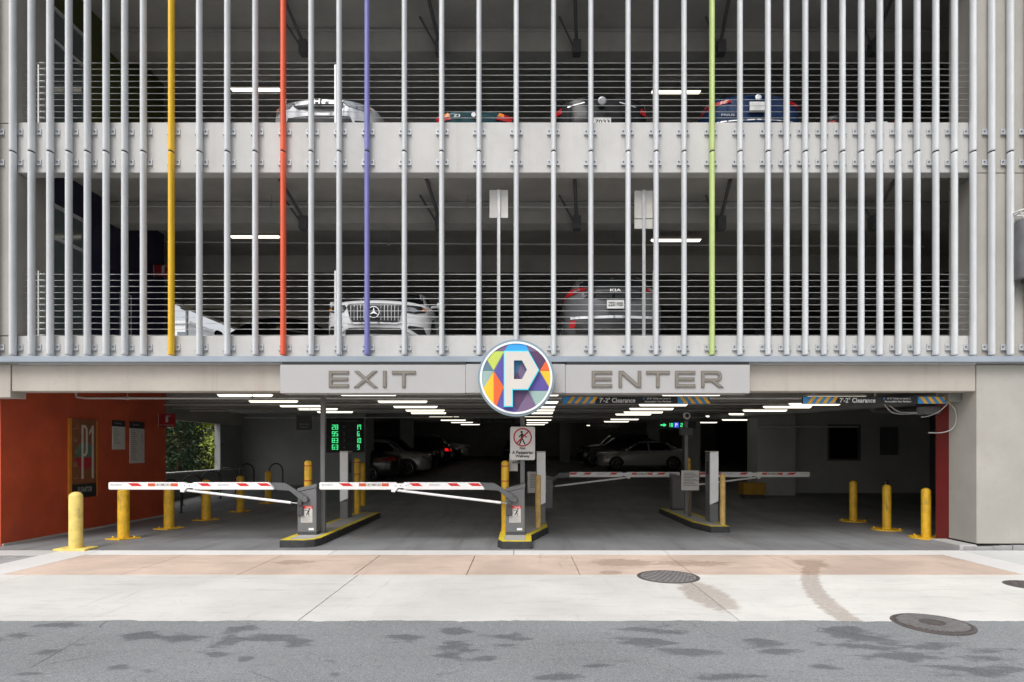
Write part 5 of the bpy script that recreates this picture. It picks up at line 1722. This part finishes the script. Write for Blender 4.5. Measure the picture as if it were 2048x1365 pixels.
# signs seen from behind on the second level
for (px, z_, parts, lab) in ((997.5, 3.58, [(979, 1016, 380.5, 436)], 'blank back of a single white sign on a slim post above the P sign'), (1287, 3.58, [(1269, 1305.5, 381.5, 437), (1269, 1305.5, 438.8, 457.5)], 'blank backs of two stacked white signs on a slim post')):
    k_ = 10.32 / FPX
    X = (px - VX) * k_
    t = thing('reserved_sign', lab, 'sign', (X, .30, F2), 0, 'white signs on posts inside the second level')
    MB().box(X - .026, X + .026, .30, .32, F2, EYE + (900 - 381) * k_).box(X - .026, X - .018, .28, .30, F2, EYE + (900 - 381) * k_).box(X + .018, X + .026, .28, .30, F2, EYE + (900 - 381) * k_).build('post', M['steel'], t)
    for (a, b_, c_, d_) in parts:
        B((a - VX) * k_, (b_ - VX) * k_, .322, .328, EYE + (900 - d_) * k_, EYE + (900 - c_) * k_).build('panel', M['offwhite'], t)

# ------------------------------------------------------------------ bike hoops


def hoop_mesh(w, h):
    m = MB()
    r = w / 2
    pts = [(-r, 0, .0), (-r, 0, h - r)] + [(-r * math.cos(a), 0, h - r + r * math.sin(a)) for a in [PI * k / 10 for k in range(1, 10)]] + [(r, 0, h - r), (r, 0, 0)]
    m.tube(pts, .025, 10)
    return m


t = thing('bike_hoop', 'first black bike hoop, next to the end of the red wall', 'bike hoop', (0, 0, 0), 0, 'black bicycle hoops by the low wall')
hoop_mesh(.60, .88).build('hoop', M['hoop'], t, smooth=True)
for x in (-.3, .3): MB().lathe([(.07, 0), (.07, .012)], (x, 0, 0), 16).build('foot_plate', M['hoop'], t)
t.location = (-9.35, 5.85, fz(5.85))
for (x, y, r_, lab) in ((-9.55, 7.3, 0, 'second black bike hoop from the red wall'), (-9.85, 8.9, 0, 'third black bike hoop from the red wall'), (-10.05, 10.3, 0, 'fourth black bike hoop, before the side pier'),
                        (-10.2, 12.1, 1.05, 'narrow-looking black bike hoop in the corner of the grey wall'), (-9.2, 12.3, 1.05, 'narrow-looking black bike hoop standing apart before the grey wall')):
    dup(t, (x, y, fz(y)), r_, lab)

# ------------------------------------------------------------------ pipes


def pipe(label, pts, r, mat='pipe', clamps=(), name='pipe', group='pipes under the decks'):
    t = thing(name, label, 'pipe', pts[0], 0, group)
    MB().tube(pts, r, 10).build('tube', M[mat], t, smooth=True)
    for c_ in clamps:
        m = MB(); m.lathe([(r * 1.7, -.03), (r * 1.7, .03)], c_, 12, 'x'); m.tube([c_, (c_[0], c_[1], c_[2] + .5)], .007, 5)
        m.build('clamp', M['dark_pipe'], t)


Z1 = EYE + (900 - 797) * 11.5 / FPX
pipe('long pale sprinkler pipe running across above the lanes', [(-8.6, 1.5, Z1 + .12), (-8.58, 1.5, Z1 + .02), (-8.4, 1.5, Z1), (7.55, 1.5, Z1)], .021, clamps=[(-7.6, 1.5, Z1), (-5.2, 1.5, Z1), (-1.0, 1.5, Z1), (3.1, 1.5, Z1)])
for (y, py, lab) in ((5.0, 810, 'second pale pipe in from the street below the ground level ceiling'), (8.0, 822, 'third pale pipe in from the street below the ground level ceiling'), (11.5, 836, 'deepest pale pipe below the ground level ceiling')):
    z = EYE + (900 - py) * (y + DIST) / FPX
    pipe(lab, [(-10.0 if y > 6 else -9.0, y, z), (7.5, y, z + .02)], .02, clamps=[(-2.5, y, z), (4.0, y, z)])
z = EYE + (900 - 413) * 11.9 / FPX
pipe('long pale pipe crossing just inside the second level', [(-8.3, 1.9, z), (7.5, 1.9, z - .03)], .018, clamps=[(-5, 1.9, z), (-1.1, 1.9, z), (3.5, 1.9, z)])
z = EYE + (900 - 489) * 13.4 / FPX
pipe('fainter pale pipe deeper inside the second level', [(-8.0, 3.4, z + .05), (9, 3.4, z - .05)], .018, clamps=[(-3, 3.4, z), (2, 3.4, z)])
# services near the right column
pipe('thick grey drain pipe with elbow under the ceiling by the corner column', [(13, 6, 2.72), (9.7, 6, 2.72), (9.35, 5.9, 2.75), (9.15, 5.7, 2.9), (9.15, 5.6, 3.13)], .085, 'dark_pipe')
pipe('grey drain pipe sloping inward across the ceiling near the corner column', [(9.5, 4.4, 2.83), (7.4, 7.2, 2.78), (6.2, 9.6, 2.76)], .10, 'dark_pipe')
pipe('second sloping drain pipe near the corner column', [(9.3, 3.2, 2.88), (7.8, 6.2, 2.84), (7.2, 9.2, 2.8)], .06, 'dark_pipe')
pipe('thin conduit along the top of the office wall', [(7.6, 9.4, 2.62), (7.6, 9.4, 2.42), (10.9, 9.4, 2.42)], .03, 'pipe')
pipe('thin conduit running to the grey switch box', [(8.9, 2.6, 2.36), (7.95, 1.2, 2.46)], .022, 'pipe')
t = thing('switch_box', 'grey electrical box on the inner side of the corner column', 'electrical box', (7.5, .4, 2.4))
B(7.28, 7.56, .80, 1.05, 2.32, 2.46).build('box', M['cab'], t, bevel=.006)
t = thing('switch_box', 'green-grey electrical box at the top of the corner column', 'electrical box', (7.4, .4, 2.5))
B(7.36, 7.594, .32, .64, 2.50, 2.76).build('box', paint('green_grey_box', (.19, .20, .18), .5), t, bevel=.006)
t = thing('loose_cable', 'pale loose cables looping from the clearance bar to the corner column', 'cable', (7.4, .4, 2.4))
for pts in ([(7.46, .46, 2.50), (7.40, .6, 2.36), (7.30, .75, 2.28), (7.24, .85, 2.27)], [(7.46, .46, 2.50), (7.56, .45, 2.38), (7.585, .45, 2.2), (7.56, .5, 2.05), (7.45, .6, 1.98), (7.3, .75, 1.98)], [(6.6, .9, 2.50), (6.75, .92, 2.36), (6.95, .95, 2.33), (7.25, .98, 2.34)], [(6.7, .9, 2.48), (6.85, .92, 2.38), (7.0, .95, 2.36), (7.25, .98, 2.36)]):
    P_ = [Vector(p) for p in pts]
    sm = []
    for i in range(len(P_) - 1):
        q = [P_[max(0, i - 1)], P_[i], P_[i + 1], P_[min(len(P_) - 1, i + 2)]]
        for k in range(5): sm.append(cr(*q, k / 5))
    sm.append(P_[-1])
    MB().tube(sm, .009, 6).build('strand', M['pipe'], t, smooth=True)
pipe('bundle conduit slanting beside the right pier on the second level', [at(1745, 395, 2.6)[0:1] + (2.6,) + at(1745, 395, 2.6)[1:2], at(1800, 480, 4.5)[0:1] + (4.5,) + at(1800, 480, 4.5)[1:2]], .02)
pipe('bundle conduit slanting beside the right pier on the third level', [at(1800, 10, 2.6)[0:1] + (2.6,) + at(1800, 10, 2.6)[1:2], at(1850, 80, 4.0)[0:1] + (4.0,) + at(1850, 80, 4.0)[1:2]], .02)
# yellow cart and doors on the right back wall
t = thing('yellow_bin', 'dim yellow box standing against the pier behind the entry island', 'box', (7.6, 9.3, .15))
B(7.0, 7.70, 8.9, 9.4, .25, .62).build('box', paint('dim_yellow_paint', (.42, .23, .02), .6), t, bevel=.015); B(7.05, 7.65, 8.95, 9.35, .13, .25).build('skid', M['cab_dark'], t)

# wall lamp on the right edge of the facade
X, Z = at(2053, 500, -.22)
t = thing('wall_lamp', 'dark grey cylinder wall lamp at the right edge of the facade', 'wall lamp', (X, 0, Z))
MB().lathe([(.13, -.49), (.16, -.47), (.16, .47), (.13, .50)], (X, -.22, Z), 28).build('cylinder', paint('lamp_grey_paint', (.13, .13, .135), .45), t, smooth=True)
MB().lathe([(.06, -.54), (.06, -.49)], (X - .02, -.22, Z), 14).build('nozzle', M['black'], t, smooth=True)
B(X - .05, X + .05, -.08, -.006, Z - .15, Z + .15).build('wall_bracket', M['cab'], t)
m = MB()
zr_ = Z + .62
m.tube([(X + .17 * math.cos(2 * PI * k / 24), -.22 + .17 * math.sin(2 * PI * k / 24), zr_) for k in range(25)], .012, 8).tube([(X + .11 * math.cos(2 * PI * k / 24), -.22 + .11 * math.sin(2 * PI * k / 24), zr_ + .02) for k in range(25)], .009, 8)
m.tube([(X - .1, -.22, zr_ + .01), (X - .03, -.22, Z + .5)], .008, 6).tube([(X - .1, -.22, zr_), (X - .05, -.02, zr_)], .012, 6)
m.build('halo_ring', M['white'], t, smooth=True)


# ------------------------------------------------------------------ manholes
def manhole(X, Y, r, label, mat, grid):
    t = thing('manhole_cover', label, 'manhole cover', (X, Y, 0), 0, 'round iron covers in the pavement')
    MB().lathe([(r, -.04), (r, .003), (r - .012, .006), (r * .90, .006), (r * .90, .001)], (X, Y, 0), 48).build('frame', M['iron_dark'], t, smooth=True, angle=30)
    MB().lathe([(r * .885, -.03), (r * .885, .007), (r * .86, .008)], (X, Y, 0), 48).build('lid', mat, t, smooth=True, angle=30)
    m = MB()
    k = int(r * .84 / .035)
    for i in range(-k, k + 1):
        x = i * .035
        hh = math.sqrt(max(0, (r * .83) ** 2 - x * x))
        if grid:
            m.box(X + x - .011, X + x + .011, Y - hh, Y + hh, .005, .013)
        else:
            j = -hh
            while j < hh - .03:
                if (i + int((j + hh) / .07)) % 2 == 0: m.box(X + x - .01, X + x + .01, Y + j, Y + j + .05, .006, .0105)
                j += .07
    tag(m.build('tread', M['iron_dark'] if not grid else M['iron'], t), kind='stuff')
    if grid:
        MB().lathe([(r * .32, .013), (r * .32, .0155)], (X, Y, 0), 30).build('centre_plate', M['iron_dark'], t)


manhole(1.92, -2.12, .405, 'plain grey manhole cover on the pink and cream paving', M['iron'], False)
manhole(3.95, -4.24, .35, 'ribbed brown drain cover at the edge of the asphalt', M['iron_dark'], True)
manhole(6.28, -2.62, .28, 'manhole cover cut by the right side of the picture', M['iron_dark'], False)

# ------------------------------------------------------------------ outside beyond the open left side
tag(B(-60, -11.02, 3, 40, -.05, .45).build('planting_bed', M['soil']), kind='structure')


def tree(name, label, x, y, z, h, r, mat, nleaf, size, trunks, crown0, seed, group='trees beyond the low wall', cone=False):
    rnd = random.Random(seed)
    t = thing(name, label, 'tree', (x, y, z), 0, group)
    m = MB()
    tips = []
    for k in range(trunks):
        a = rnd.uniform(0, 6.28); sp = rnd.uniform(.1, .35) * r
        p1 = Vector((x + .08 * math.cos(a) * trunks ** .5, y + .08 * math.sin(a), z - .05)); p2 = p1 + Vector((sp * math.cos(a) * .5, sp * math.sin(a) * .5, h * .4)); p3 = p2 + Vector((sp * math.cos(a), sp * math.sin(a), h * .4))
        m.tube([p1, p2, p3], .055 if trunks > 1 else .09, 7, .015)
        for j in range(4):
            q = p2.lerp(p3, rnd.random()); b = rnd.uniform(0, 6.28)
            e = q + Vector((math.cos(b) * r * .6, math.sin(b) * r * .6, rnd.uniform(.2, .6)))
            m.tube([q, e], .02, 5, .006); tips.append(e)
    m.build('trunk', M['bark'], t, smooth=True)
    m = MB()
    clumps = []
    for k in range(max(14, nleaf // 60)):
        u = rnd.random()
        zz = z + crown0 + u * (h - crown0)
        rr = r * (1.05 - u) ** .7 if cone else r * math.sqrt(max(.08, 1 - (2 * u - 1) ** 2))
        a = rnd.uniform(0, 6.28); q = rr * math.sqrt(rnd.uniform(.25, 1))
        clumps.append((x + q * math.cos(a), y + q * math.sin(a), zz, rnd.uniform(.12, .3) * r + .08))
    for k in range(nleaf):
        c_ = rnd.choice(clumps)
        p = Vector((c_[0] + rnd.gauss(0, c_[3]), c_[1] + rnd.gauss(0, c_[3]), c_[2] + rnd.gauss(0, c_[3] * .8)))
        u = Vector((rnd.gauss(0, 1), rnd.gauss(0, 1), rnd.gauss(0, 1))).normalized(); v = u.orthogonal().normalized()
        s_ = size * rnd.uniform(.6, 1.3)
        m.add([p - u * s_, p - v * s_ * .45, p + u * s_, p + v * s_ * .45], [(0, 1, 2, 3)])
    m.build('crown', mat, t, recalc=False)


tree('evergreen_shrub', 'dense dark evergreen shrub just outside the low wall', -12.5, 11.3, .4, 3.0, .85, M['leaf_dark'], 4200, .075, 3, .0, 1)
tree('evergreen_shrub', 'second dark evergreen shrub, set back along the low wall', -13.3, 13.0, .4, 3.2, .8, M['leaf_dark'], 3600, .075, 3, .0, 2)
tree('slim_tree', 'slim red-brown multi-stem tree with yellow-green leaves outside the low wall', -12.45, 14.6, .4, 5.0, 1.1, M['leaf_bright'], 1200, .07, 3, 2.4, 3)
tree('leafy_tree', 'bright yellow-green leafy tree beside the slim red-brown trunk', -14.7, 18.2, .4, 3.6, 1.1, M['leaf_bright'], 4000, .15, 2, .0, 4)
tree('leafy_tree', 'bright green leafy tree behind the dark shrubs', -20.0, 22.0, .4, 5.0, 2.3, M['leaf_bright'], 5000, .15, 2, .0, 5)

# pale building and lamp post seen through the open bay upstairs
t = thing('apartment_block', 'distant pale apartment block with rows of grey windows seen through the garage', 'building', (-47, 75, 0))
B(-58, -44.7, 70, 84, -.05, 18.5).build('wall', M['far_wall'], t)
for i in range(7):
    for j in range(6):
        x, z = -57.6 + 1.9 * i, 2.2 + 2.75 * j
        B(x, x + 1.15, 69.94, 69.99, z, z + 1.5).build('window', M['far_glass'], t)
B(-58.2, -44.5, 69.8, 84.2, 18.5, 18.9).build('roof', M['far_wall'], t)
X, Z = at(374, 640, 20)
t = thing('street_lamp', 'thin dark lamp post standing outside the open left bay', 'street lamp', (X, 20, 0))
MB().tube([(X, 20, 0), (X, 20, Z + .5)], .07, 8).build('pole', M['cab'], t, smooth=True)
B(X - .25, X + .15, 19.8, 20.2, Z + .5, Z + 1.0).build('lamp_head', M['cab_dark'], t, bevel=.04)
